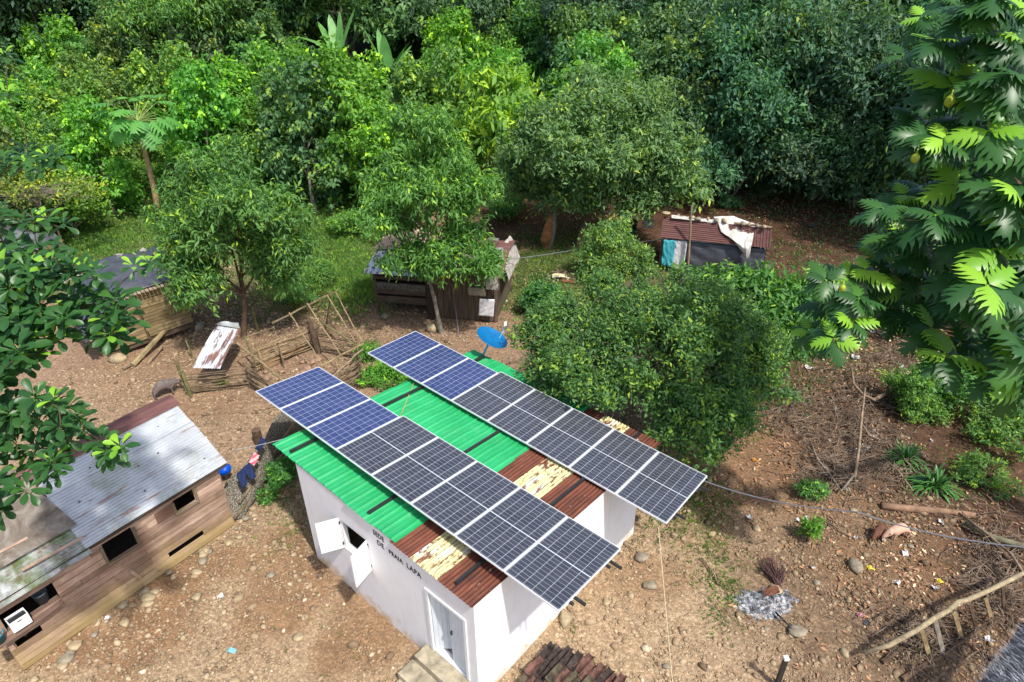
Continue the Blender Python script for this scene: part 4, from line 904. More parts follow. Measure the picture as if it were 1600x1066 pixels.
# ================================================================ lower right rail fence of a bent branch
rf=thing('branch_fence','low fence of one bent branch rail on short slanting boards, lower right','fence',GT(1480,980))
pts=[(1340,1018),(1352,1020),(1390,1008),(1432,985),(1462,965),(1480,955),(1497,941),(1510,938),(1540,925),(1575,908),(1610,890)]
mb=MB(); PP=[G(x,y,.12+.75*min(1,i/3)) for i,(x,y) in enumerate(pts)]; mb.tube(PP,[.02,.035,.045,.045,.05,.045,.05,.045,.045,.045,.04],8); obj('branch_rail',mb,plain('pale_branch_bark',(.31,.25,.155),.9,.3,7,.5),rf,smooth=True)
for (x,y),(x2,y2),mt,w_ in (((1440,985),(1455,1028),'bamboo',.07),((1461,970),(1477,1026),'bark_grey',.07),((1492,960),(1505,1000),'bamboo',.07),((1517,948),(1530,990),'bark',.06),((1540,936),(1552,972),'bamboo',.06),((1566,918),(1572,960),'bark',.05)):
    mb=MB(); g=G(x2,y2,0); t_=PLN(x,y,g,V((0,1,0))); t_=G(x,y,.80); mb.beam(g-Z*.05,t_,w_*1.2,.03,(0,-1,.5)); obj('slant_board',mb,M[mt],rf)
mb=MB(); stick(mb,G(1410,1062,.05),G(1562,968,.08),.05,8,.02,6); obj('bottom_pole',mb,M['bark'],rf)
mb=MB(); stick(mb,G(1378,1035,.05),G(1438,992,.08),.045,8,.02,6); obj('bottom_pole',mb,M['bark'],rf)
# thatch / mossy roof corner at bottom right
th=thing('thatched_roof','grey fibrous thatch roof corner with mossy edge at the bottom right corner','roof',G(1580,1030,0))
q=N('grey_thatch',.95,.1); co=q.coord('Object',(14,3,3),(0,0,-.5)); f=q.noise(co,2.2,8,.8); q.col(q.ramp(f,[(.3,(.11,.10,.10)),(.5,(.33,.33,.36)),(.7,(.62,.63,.68))])); q.bump(f,1,.06); tm=q.m
tA,tB,tC,tD=G(1525,1075,1.2),G(1612,960,1.2),G(1740,1010,2.3),G(1650,1160,2.3)
mb=MB(); tarp(mb,lambda u,v:lerp(lerp(tA,tB,u),lerp(tD,tC,u),v)+Z*.05*math.sin(u*9),50,30,.02,81,.18); obj('thatch',mb,tm,th)
nV=[];mb=MB()
for i in range(1500):
    u,v=rnd.random(),rnd.random()**1.5*.7; p=lerp(lerp(tA,tB,u),lerp(tD,tC,u),v)+Z*(.08+.05*math.sin(u*9)); d=(lerp(tA,tB,.5)-lerp(tD,tC,.5)).normalized()
    e_=p+d*rnd.uniform(.12,.25)+V((rnd.uniform(-.05,.05),rnd.uniform(-.05,.05),rnd.uniform(-.05,.06))); s_=d.cross(Z).normalized()*.007
    mb.add([p-s_,p+s_,e_],[(0,1,2)])
obj('loose_straw',mb,plain('silver_straw',(.42,.42,.45),.9,.4,3,0),th)
for (x,y) in ((1560,1040),(1606,985)): post(G(x,y,0),1.2,.05,'bark',par=th)
# post at the bottom edge
bp_=thing('steel_post','thin black post with white cap near the bottom edge','post',G(1215,1066,0)); b0=G(1213,1072,0); b1=PLN(1228,1030,b0,V((0,1,0))); 
mb=MB(); mb.beam(b0-Z*.1,b1,.07,.07,V((0,1,0))); obj('shaft',mb,M['black'],bp_); dd=(b1-b0).normalized(); mb=MB(); mb.beam(b1,b1+dd*.05,.08,.08,V((0,1,0))); obj('cap',mb,M['white_paint'],bp_)
# stack of dark roof tiles by the house
tc=G(880,1052,0); kk=thing('tile_stack','low stack of dark sooty clay roof tiles beside the sunlit end wall','tile stack',tc)
tmats=[plain('sooty_clay_tile',(.045,.032,.028),.85,.6,9,.5),plain('brown_clay_tile',(.12,.06,.045),.85,.5,9,.5),plain('mossy_clay_tile',(.075,.062,.04),.9,.5,9,.5)]
da=(G(905,1010,0)-G(800,1060,0)); 
def tile(c,ex,ey,mt):
    mb=MB(); ez=ex.cross(ey).normalized(); mb.sheet(lambda u,v:c+ex*(.42*(u-.5))+ey*(.17*(v-.5))*(1-.2*u)+ez*(.05*math.sin(v*math.pi)),3,8,.014,ez); return mb
ex=B*1.0; ey=A*1.0
for row in range(5):
    for col_ in range(11):
        c=H3(5.12+col_*.135,1.42+col_*.03-row*.36+(col_%3)*.05,.0)
        if not (row==0 and col_>7): pass
        zz=.16+rnd.uniform(-.02,.06)+(.08 if 2<col_<8 else 0)
        x_=(ex+ey*rnd.uniform(-.15,.15)+Z*rnd.uniform(-.12,.12)).normalized(); y_=(ey+Z*rnd.uniform(-.15,.15)).normalized()
        # keep clear of the wall
        obj('tile',tile(c+A*.22+Z*zz,x_,y_,None),tmats[rnd.randrange(3)],kk)
mb=MB(); mb.box(H3(5.98,.68,.05),1.35,1.65,.12,A,B,Z); obj('tile_bed',mb,tmats[0],kk)
# sandals on the step
for i,(dx,lbv,cc,c3) in enumerate(((0,'pink sandal lying on the lowest doorstep',(.62,.07,.12),.0),(.13,'dark sandal with yellow lining on the lowest doorstep',(.045,.04,.05),.1))):
    c=G(656+i*7,1051+i*5,.115)+Z*.0; t=thing('sandal',lbv,'sandal',c); mb=MB(); d=(A*.8-B*.5).normalized(); e=d.cross(Z)
    mb.sheet(lambda u,v:c+d*(.24*(u-.5))+e*((v-.5)*(.07+.03*math.sin(u*3.1)))+Z*.03,10,5,.022); obj('sole',mb,plain('sandal_sole',cc,.6),t)
    mb=MB(); mb.tube([c+d*.02+e*.045+Z*.03,c+d*.05+Z*.085,c+d*.02-e*.045+Z*.03],[.014,.016,.014],6); obj('strap',mb,plain('sandal_strap',(.55,.5,.1) if i else (.6,.2,.25),.6),t)
# ================================================================ cables and ropes
def line(name,label,pts,r_,mat,cat,sag=0,k=24):
    P=[]
    for a,b in zip(pts,pts[1:]):
        for i in range(k): 
            t=i/k; P.append(lerp(a,b,t)-Z*(4*sag*t*(1-t)))
    P.append(V(pts[-1])); o=obj(name,MB().tube(P,r_,5),mat,None,loc=P[0]); tag(o,label,cat); return o
O,ea,eb,n=arr_axes(1)
line('cable','grey cable running from the back solar row over the yard to the right edge',[O+ea*8.5+eb*1.6-n*.05,D(1340,800,10.9),D(1640,858,9.6)],.012,M['wire'],'cable',.15)
line('rope','thin pale rope stretched down to the ground from under the back solar row',[O+ea*8.3+eb*.15-n*.08,G(1052,1080,.05)],.009,M['rope'],'rope')
line('clothes_line','grey line strung from the shack past the grass to the maroon roof',[CS(cl,.4,2.3),PLN(960,378,GT(955,400),V((0,1,0))),e0-Z*.05+td*.1],.014,M['wire'],'line',.08)
line('washing_line','pale line from the green eave to the plank shed over the net',[roofp(-.6,1.2,.0),G(363,704,1.2)],.008,plain('pale_cord',(.5,.52,.55),.6),'washing line',.05)
line('guy_wire','pale wire running down beside the slender tree to the roof of the white house',[CS(sm+.9,-.1,1.5),GT(718,530)+Z*.03],.012,M['wire'],'wire')
line('tin_shack_line','line from the green bin to the maroon shack with a shirt on it',[PLN(940,330,GT(940,395),V((0,1,0))),PLN(1003,342,GT(1012,383),V((0,1,0))),PLN(1036,345,GT(1036,383),V((0,1,0)))],.012,M['wire'],'line')
line('orange_wire','thin orange wire lying across the green roof sheets',[roofp(-.55,3.6,.08),roofp(.35,2.4,.075),roofp(.4,2.3,.07)],.006,plain('orange_wire',(.6,.33,.1),.6),'wire')
# ================================================================ foliage
def mat_leaf(name='leaf',rough=.5,trans=.33,ramp=None):
    q=N(name,rough,.32); oi=q.n('ShaderNodeObjectInfo'); at=q.n('ShaderNodeAttribute'); at.attribute_name='tint'
    r=q.ramp(at.outputs['Fac'],ramp or [(0,(.42,.50,.55)),(.35,(.85,.9,.9)),(.65,(1.2,1.15,.9)),(.80,(1.6,1.4,.8)),(.84,(2.6,1.9,.75)),(1,(3.4,2.3,.8))])
    c=q.mix(1,oi.outputs['Color'],r,'MULTIPLY'); q.col(c)
    tr=q.n('ShaderNodeBsdfTranslucent'); q.l(q.mix(1,c,(1.5,1.6,.6),'MULTIPLY'),tr.inputs[0])
    ms=q.n('ShaderNodeMixShader'); ms.inputs[0].default_value=trans; q.l(q.b.outputs[0],ms.inputs[1]); q.l(tr.outputs[0],ms.inputs[2]); q.l(ms.outputs[0],q.out.inputs[0])
    return q.m
M['leaf']=mat_leaf(); M['leaf_glossy']=mat_leaf('glossy_leaf',.38,.2,[(0,(.5,.6,.6)),(.35,(.9,.95,.95)),(.65,(1.5,1.35,1.0)),(.76,(2.2,1.9,1.0)),(.82,(5.0,3.6,1.1)),(1,(8.5,5.0,1.6))])
M['leaf_dry']=mat_leaf('dry_leaf',.8,.1,[(0,(.5,.5,.5)),(.5,(1,1,1)),(1,(1.9,1.7,1.5))])
def norm(a): return a/np.maximum(np.linalg.norm(a,axis=-1,keepdims=True),1e-9)
TPL={}; LG=1.7
TPL['far']=(np.array([(0,0,0),(.42,.5,.06),(1,0,-.12),(.42,-.5,.06)]),[(0,2,1),(0,3,2)])
TPL['mid']=(np.array([(0,0,0),(.36,.5,.09),(.74,.36,.02),(1,0,-.14),(.74,-.36,.02),(.36,-.5,.09),(.5,0,-.03)]),[(0,6,1),(1,6,2),(2,6,3),(0,5,6),(5,4,6),(4,3,6)])
def obov():
    v=[(0,0,0),(.3,0,.01),(.65,0,-.01),(1,0,-.12)]; w=[(.3,.20,.05),(.62,.46,.07),(.86,.42,.0),(.98,.16,-.08)]
    v+=w+[(x,-y,z) for x,y,z in w]; f=[(0,1,4),(1,2,5),(1,5,4),(2,6,5),(2,3,7),(2,7,6)]; m_={4:8,5:9,6:10,7:11}
    f+=[tuple(m_.get(i,i) for i in t)[::-1] for t in f]; v+=[(.0,.018,.012),(.0,-.018,.012),(.95,0,-.09)]; f+=[(12,13,14)]
    return np.array(v,float),f
TPL['obovate']=obov()
def lobed():
    v=[];f=[]; n=5
    mid=[(i/n*.93,0,.03-.02*(i/n)) for i in range(n+1)]+[(1.0,0,-.03)]; v+=mid
    for sg in (1,-1):
        sin=[]; 
        for i in range(n+1):
            x=i/n*.93; w=.52*math.sin(math.pi*min(1,(x+.12)/1.12)**.8)
            sin.append(len(v)); v.append((x+.05,sg*(.05+.24*w),.02))
        for i in range(n):
            x=(i+.5)/n*.93; w=.52*math.sin(math.pi*min(1,(x+.15)/1.15)**.75)+.04
            a=len(v); v.append((x+.06+.15*w,sg*w*.84,-.05*w-.02)); b=len(v); v.append((x+.15+.30*w,sg*w*1.0,-.14*w-.04)); c=len(v); v.append((x+.125+.14*w,sg*w*.70,-.04))
            t=[(i,i+1,sin[i]),(i+1,sin[i+1],sin[i]),(sin[i],sin[i+1],a),(a,sin[i+1],c),(a,c,b)]
            f+=[k if sg<0 else k[::-1] for k in t]
        t=(n,n+1,sin[n]); f.append(t if sg<0 else t[::-1])
    v+=[(-.12,.012,.035),(-.12,-.012,.035),(.98,0,.0)]; f.append((len(v)-3,len(v)-2,len(v)-1))
    v=np.array(v); v[:,2]-=.22*v[:,0]**2
    return v,f
TPL['lobed']=lobed()
def leafmesh(name,P,Dn,Nn,Ln,W,tint,tpl,mat,parent=None,color=(.06,.16,.03),loc=None,label=None,ribtint=None):
    tv,tf=TPL[tpl]; Dn=norm(Dn); Y=norm(np.cross(Nn,Dn)); Zn=np.cross(Dn,Y)
    Ln=np.asarray(Ln)[:,None,None]; W=np.asarray(W)[:,None,None]
    vs=P[:,None]+Dn[:,None]*tv[None,:,0:1]*Ln+Y[:,None]*tv[None,:,1:2]*W+Zn[:,None]*tv[None,:,2:3]*Ln
    n,k=len(P),len(tv); F=(np.array(tf)[None]+np.arange(n)[:,None,None]*k).reshape(-1)
    tt=np.repeat(tint,len(tf)).reshape(n,len(tf)).copy()
    if ribtint is not None: tt[:,-1]=ribtint
    base=ORG.get(parent.name,V((0,0,0))) if parent else (V(loc) if loc is not None else V((0,0,0)))
    vs=vs.reshape(-1,3)-np.array(base)
    o=npmesh(name,vs,F,3,mat,parent,{'tint':('FACE',tt.ravel())},loc=loc)
    o.color=(*[x*LG for x in color],1); ORG[o.name]=base
    if label: o['label']=label
    return o
def rs(seed): return np.random.RandomState(seed)
def auto_blobs(r_,h,k,rg,br=.42,low=-.5):
    out=[(0,0,0,r_*.62,r_*.62,h*.62)]
    for i in range(k):
        a=rg.uniform(0,2*math.pi); e=math.asin(rg.uniform(low,.98)); s=rg.uniform(.62,.82)
        b=br*rg.uniform(.7,1.3)
        out.append((r_*s*math.cos(a)*math.cos(e),r_*s*math.sin(a)*math.cos(e),h*s*math.sin(e),r_*b,r_*b,h*b*.9))
    return out
def crown_pts(blobs,n,rg,inner=.28,low=-.75):
    B_=np.array(blobs); ar=(B_[:,3]*B_[:,4])**.8; ix=rg.choice(len(B_),n*2,p=ar/ar.sum())
    d=norm(rg.normal(size=(n*2,3))); keep=d[:,2]>low; 
    rr_=1-np.abs(rg.normal(0,inner,n*2)); wob=1+.22*np.sin(d[:,0]*6+ix)*np.sin(d[:,1]*7+ix*2)+.15*np.sin(d[:,2]*9+ix+d[:,0]*5)
    p=B_[ix,:3]+d*B_[ix,3:6]*(rr_*wob)[:,None]
    ins=np.zeros(len(p))
    for j in range(len(B_)):
        q_=((p-B_[j,:3])/B_[j,3:6]); ins+=((q_**2).sum(1)<.36)&(ix!=j)
    keep&=(ins<1)|(rg.rand(len(p))<.12)
    return p[keep][:n],d[keep][:n]
def ragged(blobs,seed,k=5):
    # break each lobe of a crown into smaller uneven sub-lobes
    rg=rs(seed+7); out=[]
    for b in blobs:
        out.append((b[0],b[1],b[2],b[3]*.80,b[4]*.80,b[5]*.80))
        for i in range(k):
            a=rg.uniform(0,6.283); e=rg.uniform(-.5,1.45); s=rg.uniform(.70,1.02); f=rg.uniform(.22,.48)
            out.append((b[0]+b[3]*s*math.cos(a)*math.cos(e),b[1]+b[4]*s*math.sin(a)*math.cos(e),b[2]+b[5]*s*math.sin(e),b[3]*f,b[4]*f,b[5]*f*rg.uniform(.7,1.2)))
    return out
def crown(blobs,ncl,nl,Lf,asp,tpl,seed,cr=.16,droop=.25,up=.8,tintm=.42,tints=.16,young=.08,low=-.75,style='spray'):
    """arrays of leaves: ncl sprays of nl leaves each"""
    rg=rs(seed); blobs=ragged(blobs,seed); c,o=crown_pts(blobs,ncl,rg,low=low); sc=max(b[3] for b in blobs)*1.3
    gp=np.sin(c[:,0]/sc*4.1+seed)*np.sin(c[:,1]/sc*3.7+seed*2)+np.sin(c[:,2]/sc*5.3+c[:,0]/sc*2.2+seed*3)*.8+rg.normal(0,.25,len(c))
    m_=gp>-.95; c,o=c[m_],o[m_]; out_=rg.rand(len(c))<.10; c=c+o*(out_*rg.uniform(.1,.45,len(c))*sc*.5)[:,None]; k=len(c); N_=k*nl
    o=norm(o+np.array((0,0,.35))); C_=np.repeat(c,nl,0); O_=np.repeat(o,nl,0)
    if style=='rosette':
        ax=norm(O_+np.array((0,0,.6))+rg.normal(0,.25,(k,3)).repeat(nl,0)); t=np.tile(np.arange(nl)*2.4,k)+np.repeat(rg.uniform(0,6,k),nl)
        X=norm(np.cross(ax,np.array((.3,.9,.2)))); Y=np.cross(ax,X); tilt=rg.uniform(.05,.9,N_)
        Dn=norm((X*np.cos(t)[:,None]+Y*np.sin(t)[:,None])+ax*tilt[:,None]); P=C_+Dn*.02; Nn=ax+rg.normal(0,.2,(N_,3))
    else:
        tw=norm(O_*.9+rg.normal(0,.5,(k,3)).repeat(nl,0)); s=np.tile(np.linspace(-.5,1,nl),k)
        P=C_+tw*(s*cr*1.6)[:,None]+rg.normal(0,cr*.35,(N_,3)); Dn=norm(tw*.5+rg.normal(0,.75,(N_,3))+np.array((0,0,-droop)))
        Nn=norm(np.array((0,0,up))+O_*.5+rg.normal(0,.38,(N_,3)))
    tcl=np.clip(rg.normal(tintm,tints,k),0,.9); tint=np.repeat(tcl,nl)+rg.normal(0,.09,N_)
    yc_=(rg.rand(k)<young).repeat(nl)&(rg.rand(N_)<.7); tint=np.where(yc_,rg.uniform(.78,1,N_),tint); tint=np.clip(tint,0,1)
    Ls=Lf*rg.uniform(.65,1.25,N_)*np.repeat(rg.uniform(.7,1.3,k),nl); return P,Dn,Nn,Ls,Ls*asp*rg.uniform(.85,1.15,N_),tint
def trunk_mesh(base,c,blobs,rad,seed,lean=(0,0),limbs=7,thin=.012):
    rr=random.Random(seed); mb=MB(); base=V(base); c=V(c); k=7; pts=[]
    for i in range(k+1):
        t=i/k; p=lerp(base,c,t)+V((math.sin(t*3.1)*lean[0],math.sin(t*3.1)*lean[1],0))
        if 0<i: p+=V((rr.uniform(-1,1),rr.uniform(-1,1),0))*rad*.5
        pts.append(p)
    mb.tube([base-Z*.2]+pts,[rad*1.5]+[rad*(1.25 if i==0 else 1-.65*i/k) for i in range(k+1)],8)
    for b in list(blobs)[1:limbs+1]:
        j=rr.randint(3,k-1); s=pts[j]; e=c+V(b[:3])*1.0; mid_=lerp(s,e,.5)+V((rr.uniform(-.2,.2),rr.uniform(-.2,.2),.15)); 
        mb.tube([s,lerp(s,mid_,.6)+Z*.04,mid_,e],[rad*.5,rad*.38,rad*.28,thin],6)
        for q_ in range(2):
            e2=e+V((rr.uniform(-1,1),rr.uniform(-1,1),rr.uniform(-.3,1))).normalized()*b[3]*.75; mb.tube([mid_,lerp(mid_,e2,.55)+Z*.05,e2],[rad*.22,rad*.14,thin*.7],5)
    return mb
def above(x,y,h):
    """point h above the terrain seen at picture place"""
    d=ray(x,y); t=6.0
    while t<300:
        p=C0+d*t
        g=p.z-T(p.x,p.y)-h
        if g<.02: return p
        t+=g/(abs(d.z)+.4)
    return p
def tree(name,label,cat,c,base,blobs,leafargs,color,seed,rad=.12,bark='bark',group=None,lean=(0,0),limbs=8,mat='leaf',crownname='crown'):
    root=thing(name,label,cat,base,group)
    P,Dn,Nn,Ls,Ws,ti=crown(blobs,seed=seed,**leafargs); 
    leafmesh(crownname,P+np.array(c),Dn,Nn,Ls,Ws,ti,leafargs['tpl'],M[mat],root,color)
    o=obj('trunk',trunk_mesh(base,c,blobs,rad,seed,lean,limbs),M[bark],root,smooth=True)
    return root
# ---- T1: the leafy tree over the pen
def TB(x,y): return GT(x,y)
b1_=TB(381,526); c=PLN(368,360,b1_,V((0,1,0))); c.z+=0
r1=rs(11); bl1=[(0,0,0,1.5,1.4,1.8)]
for dx,dz,r_ in ((-2.0,-.3,1.1),(-1.2,-1.6,1.0),(-1.9,-1.5,.8),(.9,-1.2,1.1),(1.9,-.7,1.0),(2.1,.6,.9),(1.1,1.3,1.1),(-.4,1.9,1.1),(-1.5,1.2,1.1),(.3,-.2,1.3),(1.5,-1.9,.7),(-.9,.3,1.2),(.1,2.4,.7),(-2.5,.5,.7),(2.6,-.1,.6)): bl1.append((dx*.84,r1.uniform(-1.1,.8),dz*.92,r_*.9,r_*.9,r_*.7))
tree('leafy_tree','leafy green tree with drooping leaves standing over the bamboo pen','tree',c,b1_,bl1,dict(ncl=5200,nl=7,Lf=.20,asp=.30,tpl='far',cr=.17,droop=.65,young=.09,low=-.9),(.068,.148,.040),11,.10,'bark',lean=(.1,0))
# ---- T2: slender tree in front of the wooden shack
b2_=TB(690,521); c=PLN(668,330,b2_,V((0,1,0)))
r1=rs(12); bl2=[(0,0,0,1.3,1.2,1.7)]
for dx,dz,r_ in ((-.95,-1.4,.7),(-.4,-1.8,.75),(.6,-1.6,.9),(1.5,-1.9,.8),(1.9,-1.5,.6),(1.3,-.8,.9),(-1.2,-.5,.65),(-.9,.2,.85),(.9,.3,1.0),(.1,1.3,1.0),(-.7,2.0,.8),(.6,2.4,.8),(0,3.1,.75),(-.5,3.7,.55),(.5,3.9,.5),(1.5,1.2,.7),(-1.4,1.2,.7)): bl2.append((dx,r1.uniform(-.9,.8),dz if dz<1 else dz*.74,r_,r_,r_*.7))
tree('slender_tree','slender pale-barked tree whose green crown hides the wooden shack','tree',c,b2_,bl2,dict(ncl=3900,nl=8,Lf=.21,asp=.27,tpl='far',cr=.18,droop=.75,young=.13,low=-.9),(.074,.168,.040),12,.085,'bark_grey',lean=(-.15,0))
# ---- T3: big round tree in the middle distance
b3_=TB(905,385); c=PLN(935,240,b3_,V((0,1,0))); r1=rs(13)
bl3=[(0,0,0,2.8,2.4,2.1)]
for dx,dz,r_ in ((-3.6,-.9,1.5),(-2.6,1.2,1.6),(-.9,2.5,1.6),(1.2,2.4,1.5),(2.7,1.4,1.7),(3.9,-.2,1.5),(3.2,-1.9,1.3),(1.4,-1.9,1.5),(-.7,-1.7,1.5),(-2.4,-2.2,1.2),(-3.5,.3,1.2),(.4,.6,2.0),(4.6,-1.5,.9),(-4.2,-1.9,.9),(2.0,-2.7,.9),(-.2,-2.7,.8)): bl3.append((dx*.82,r1.uniform(-2,1.1),dz*.85,r_*.88,r_*.88,r_*.68))
tree('round_tree','big round-crowned grey-green tree behind the grass clearing','tree',c,b3_,bl3,dict(ncl=6800,nl=8,Lf=.24,asp=.36,tpl='far',cr=.24,droop=.35,young=.03,tintm=.46),(.082,.150,.060),13,.2,'bark')
# ---- T4 : yellow-green cocoa-like tree
c=above(808,170,4.2)+V((0,-1,0)); b4_=V((c.x,c.y,T(c.x,c.y))); r1=rs(14)
bl4=auto_blobs(3.1,2.5,9,r1,.42); 
tree('yellow_green_tree','tree with large yellow-green young leaves left of the round tree','tree',c,b4_,[(-1.5,-1,-1.6,2.0,1.4,1.3),(-3.0,-1,-2.2,1.5,1.2,.9)]+bl4,dict(ncl=750,nl=7,Lf=.46,asp=.36,tpl='far',cr=.35,droop=.9,young=.14,tintm=.62,up=.4),(.085,.175,.035),14,.13)
# ---- T5 : big lemon shrub right of the roof
b5=GT(1040,600); 
def bxy(x,y,dep,r_,zz=.8): p=D(x,y,dep); return (p.x-b5.x,p.y-b5.y,p.z-b5.z,r_,r_,r_*zz)
bl5=[bxy(1030,560,15.2,1.7,.9),bxy(905,590,15.4,1.0),bxy(860,570,16.0,.8),bxy(850,525,16.5,.75),bxy(900,510,17,1.0),bxy(960,485,17.5,1.0),bxy(1040,480,17.5,1.1),bxy(1110,500,17.5,1.1),bxy(1160,560,16.3,1.0),bxy(1180,600,15.8,.8),bxy(1130,640,14.9,1.0),bxy(1070,650,14.5,.9),bxy(990,600,15,1.0),bxy(1000,520,16,1.2),bxy(1090,570,15.5,1.1),bxy(1085,690,14.2,.6),bxy(940,545,15.8,1.0),bxy(1150,500,17.3,.7),bxy(1060,447,18.5,.6)]
tree('lemon_shrub','large dense shrub of small green leaves right beside the white house','shrub',b5+Z*0,b5,bl5,dict(ncl=14000,nl=8,Lf=.11,asp=.45,tpl='far',cr=.11,droop=.05,young=.09,tintm=.42,tints=.25,up=.6),(.060,.128,.040),15,.09,'bark',limbs=0)
M['twig']=plain('grey_twigs',(.13,.11,.10),.9,.3,8,0)
mb=MB()
for b in bl5[:19]:
    e=b5+V(b[:3]); s=b5+V((b[0]*.12,b[1]*.12,.1)); mb.tube([s,lerp(s,e,.5)+V((0,0,.2)),e],[.05,.035,.02],6)
    for i in range(26):
        d=V((rnd.gauss(0,1),rnd.gauss(0,1),rnd.gauss(.2,1))).normalized(); mb.tube([e+d*.2,e+d*b[3]*.6+V((rnd.uniform(-.1,.1),0,.05)),e+d*b[3]*rnd.uniform(.9,1.08)],[.014,.009,.004],4,False)
obj('limbs',mb,M['twig'],bpy.data.objects['lemon_shrub'])
# upper grey-green bush
b6=GT(945,430); bl6=[(0,0,1.2,1.1,1,1),(-.8,-.2,.7,.8,.8,.7),(.8,.1,.8,.9,.8,.7),(-.3,-.5,1.8,.7,.7,.6),(.5,.2,1.9,.6,.6,.6),(1.2,-.3,.3,.8,.7,.6),(-.5,-.6,.3,.8,.7,.5)]
tree('grey_green_bush','upright bush with purplish twigs in front of the green bin','bush',b6,b6,bl6,dict(ncl=2000,nl=8,Lf=.13,asp=.36,tpl='far',cr=.12,droop=.0,young=.1,tintm=.5,up=.6),(.085,.16,.055),16,.06,limbs=6)
# ---- T6 : broad-leaf tree right, in front of the tin shack
b7=GT(1130,520); c=D(1165,455,20.5); r1=rs(17); o7=V((c.x-b7.x,c.y-b7.y,c.z))
def b7f(x,y,dep,r_,zz=.8): p=D(x,y,dep)-c; return (p.x,p.y,p.z,r_,r_,r_*zz)
bl7=[b7f(1150,470,20.0,.9),b7f(1075,448,20.0,.5),b7f(1115,448,20.0,.5),b7f(1165,450,19.8,.55),b7f(1225,452,20,.75),b7f(1255,470,20,.8),b7f(1230,500,19,1.0),b7f(1190,480,19.5,.9),b7f(1250,530,18.5,.7),b7f(1210,540,18.5,.7)]
tree('broadleaf_tree','bright broad-leaved tree in front of the maroon shack with a pale straight trunk','tree',c,GT(1135,560),bl7,dict(ncl=1500,nl=8,Lf=.26,asp=.40,tpl='far',cr=.22,droop=.6,young=.12,tintm=.5,up=.5),(.050,.128,.034),17,.12,'bark_grey')
# ---- jungle on the right: dark trees, near wall of forest
def proto(seed,R_,H_,nb,leafargs,rad,hc,low=-.5):
    rg=rs(seed); bl=auto_blobs(R_,H_,nb,rg,.40,low); P,Dn,Nn,Ls,Ws,ti=crown(bl,seed=seed,**leafargs)
    cr=leafmesh('crown',P+np.array((0,0,hc)),Dn,Nn,Ls,Ws,ti,leafargs['tpl'],M['leaf'],None)
    tk_=obj('trunk',trunk_mesh(V((0,0,-.3)),V((0,0,hc)),bl,rad,seed),M['bark_grey'],None,smooth=True)
    mc,mt=cr.data,tk_.data; bpy.data.objects.remove(cr); bpy.data.objects.remove(tk_); return mc,mt
PR={'dark':[proto(201,4.2,3.6,16,dict(ncl=3300,nl=8,Lf=.27,asp=.42,tpl='far',cr=.3,droop=.5,young=.02,tintm=.45),.22,5.6),proto(202,3.8,4.2,18,dict(ncl=3000,nl=8,Lf=.30,asp=.40,tpl='far',cr=.3,droop=.6,young=.02,tintm=.45),.2,6.2)],
 'shrub':[proto(211,2.3,1.7,11,dict(ncl=1500,nl=8,Lf=.20,asp=.46,tpl='far',cr=.2,droop=.3,young=.07,tintm=.45),.07,1.5,-.2),proto(212,1.9,2.2,12,dict(ncl=1400,nl=8,Lf=.17,asp=.5,tpl='far',cr=.17,droop=.4,young=.09,tintm=.5),.07,1.8,-.3),proto(213,2.7,1.5,12,dict(ncl=1500,nl=7,Lf=.24,asp=.38,tpl='far',cr=.24,droop=.5,young=.06,tintm=.42),.08,1.5,-.2)],
 'mound':[proto(221,1.7,3.2,16,dict(ncl=1700,nl=8,Lf=.19,asp=.6,tpl='far',cr=.16,droop=.8,young=.10,tintm=.5,up=.4),.1,2.9,-.9)],
 'airy':[proto(231,3.0,2.2,12,dict(ncl=1000,nl=8,Lf=.30,asp=.25,tpl='far',cr=.35,droop=.7,young=.08,tintm=.5),.09,5.6,-.3)]}
def plantp(kind,i,p,s,rz,color,label,group,name,cat,sz=1.0):
    mc,mt=PR[kind][i%len(PR[kind])]; root=bpy.data.objects.new(name,None); COL.objects.link(root); root.location=p; root.scale=(s,s,s*sz); root.rotation_euler=(0,0,rz)
    tag(root,label,cat,group); ORG[root.name]=V(p)
    for nm,me in (('crown',mc),('trunk',mt)):
        o=bpy.data.objects.new(nm,me); COL.objects.link(o); o.parent=root
        if nm=='crown': o.color=(*[x*LG for x in color],1)
    return root
rg=rs(77)
def jit(c,a=.18): return tuple(max(0,x*(1+rg.uniform(-a,a))) for x in c)
occupied=[]
def ok(p,mind):
    for q_ in occupied:
        if (q_[0]-p.x)**2+(q_[1]-p.y)**2<mind*mind: return False
    occupied.append((p.x,p.y)); return True
def grow(kind,x,y,h,s,color,label,group,name,cat,mind=1.6,sz=1.0,i=None,sink=.1):
    c=above(x,y,h); 
    if not ok(c,mind): return None
    p=V((c.x,c.y,T(c.x,c.y)-sink)); return plantp(kind,rg.randint(9) if i is None else i,p,s,rg.uniform(0,6.28),color,label,group,name,cat,sz)
DK=(.046,.100,.052); MG=(.068,.140,.052); BG_=(.080,.178,.038)  # dark and mid greens lifted: hillside haze is put into the colour
# front wall of the dark jungle on the right
for x,y,s in ((1110,120,1.0),(1190,150,1.05),(1270,140,1.1),(1350,170,1.0),(1240,60,1.2),(1140,40,1.1),(1340,60,1.2),(1420,110,1.1),(1470,180,1.0),(1080,60,1.1),(1180,-20,1.2),(1300,-30,1.2),(1420,10,1.2),(1520,80,1.2),(1560,200,1.1),(1080,-30,1.1),(1600,60,1.2),(1400,215,.85),(1500,-40,1.2)):
    grow('dark',x,y,4.6*s,s,jit((.050,.108,.062),.15),'tall blue-green tree in the shady jungle behind the maroon shack','jungle trees behind the maroon shack','jungle_tree','tree',2.2,1.1,None,1.5)
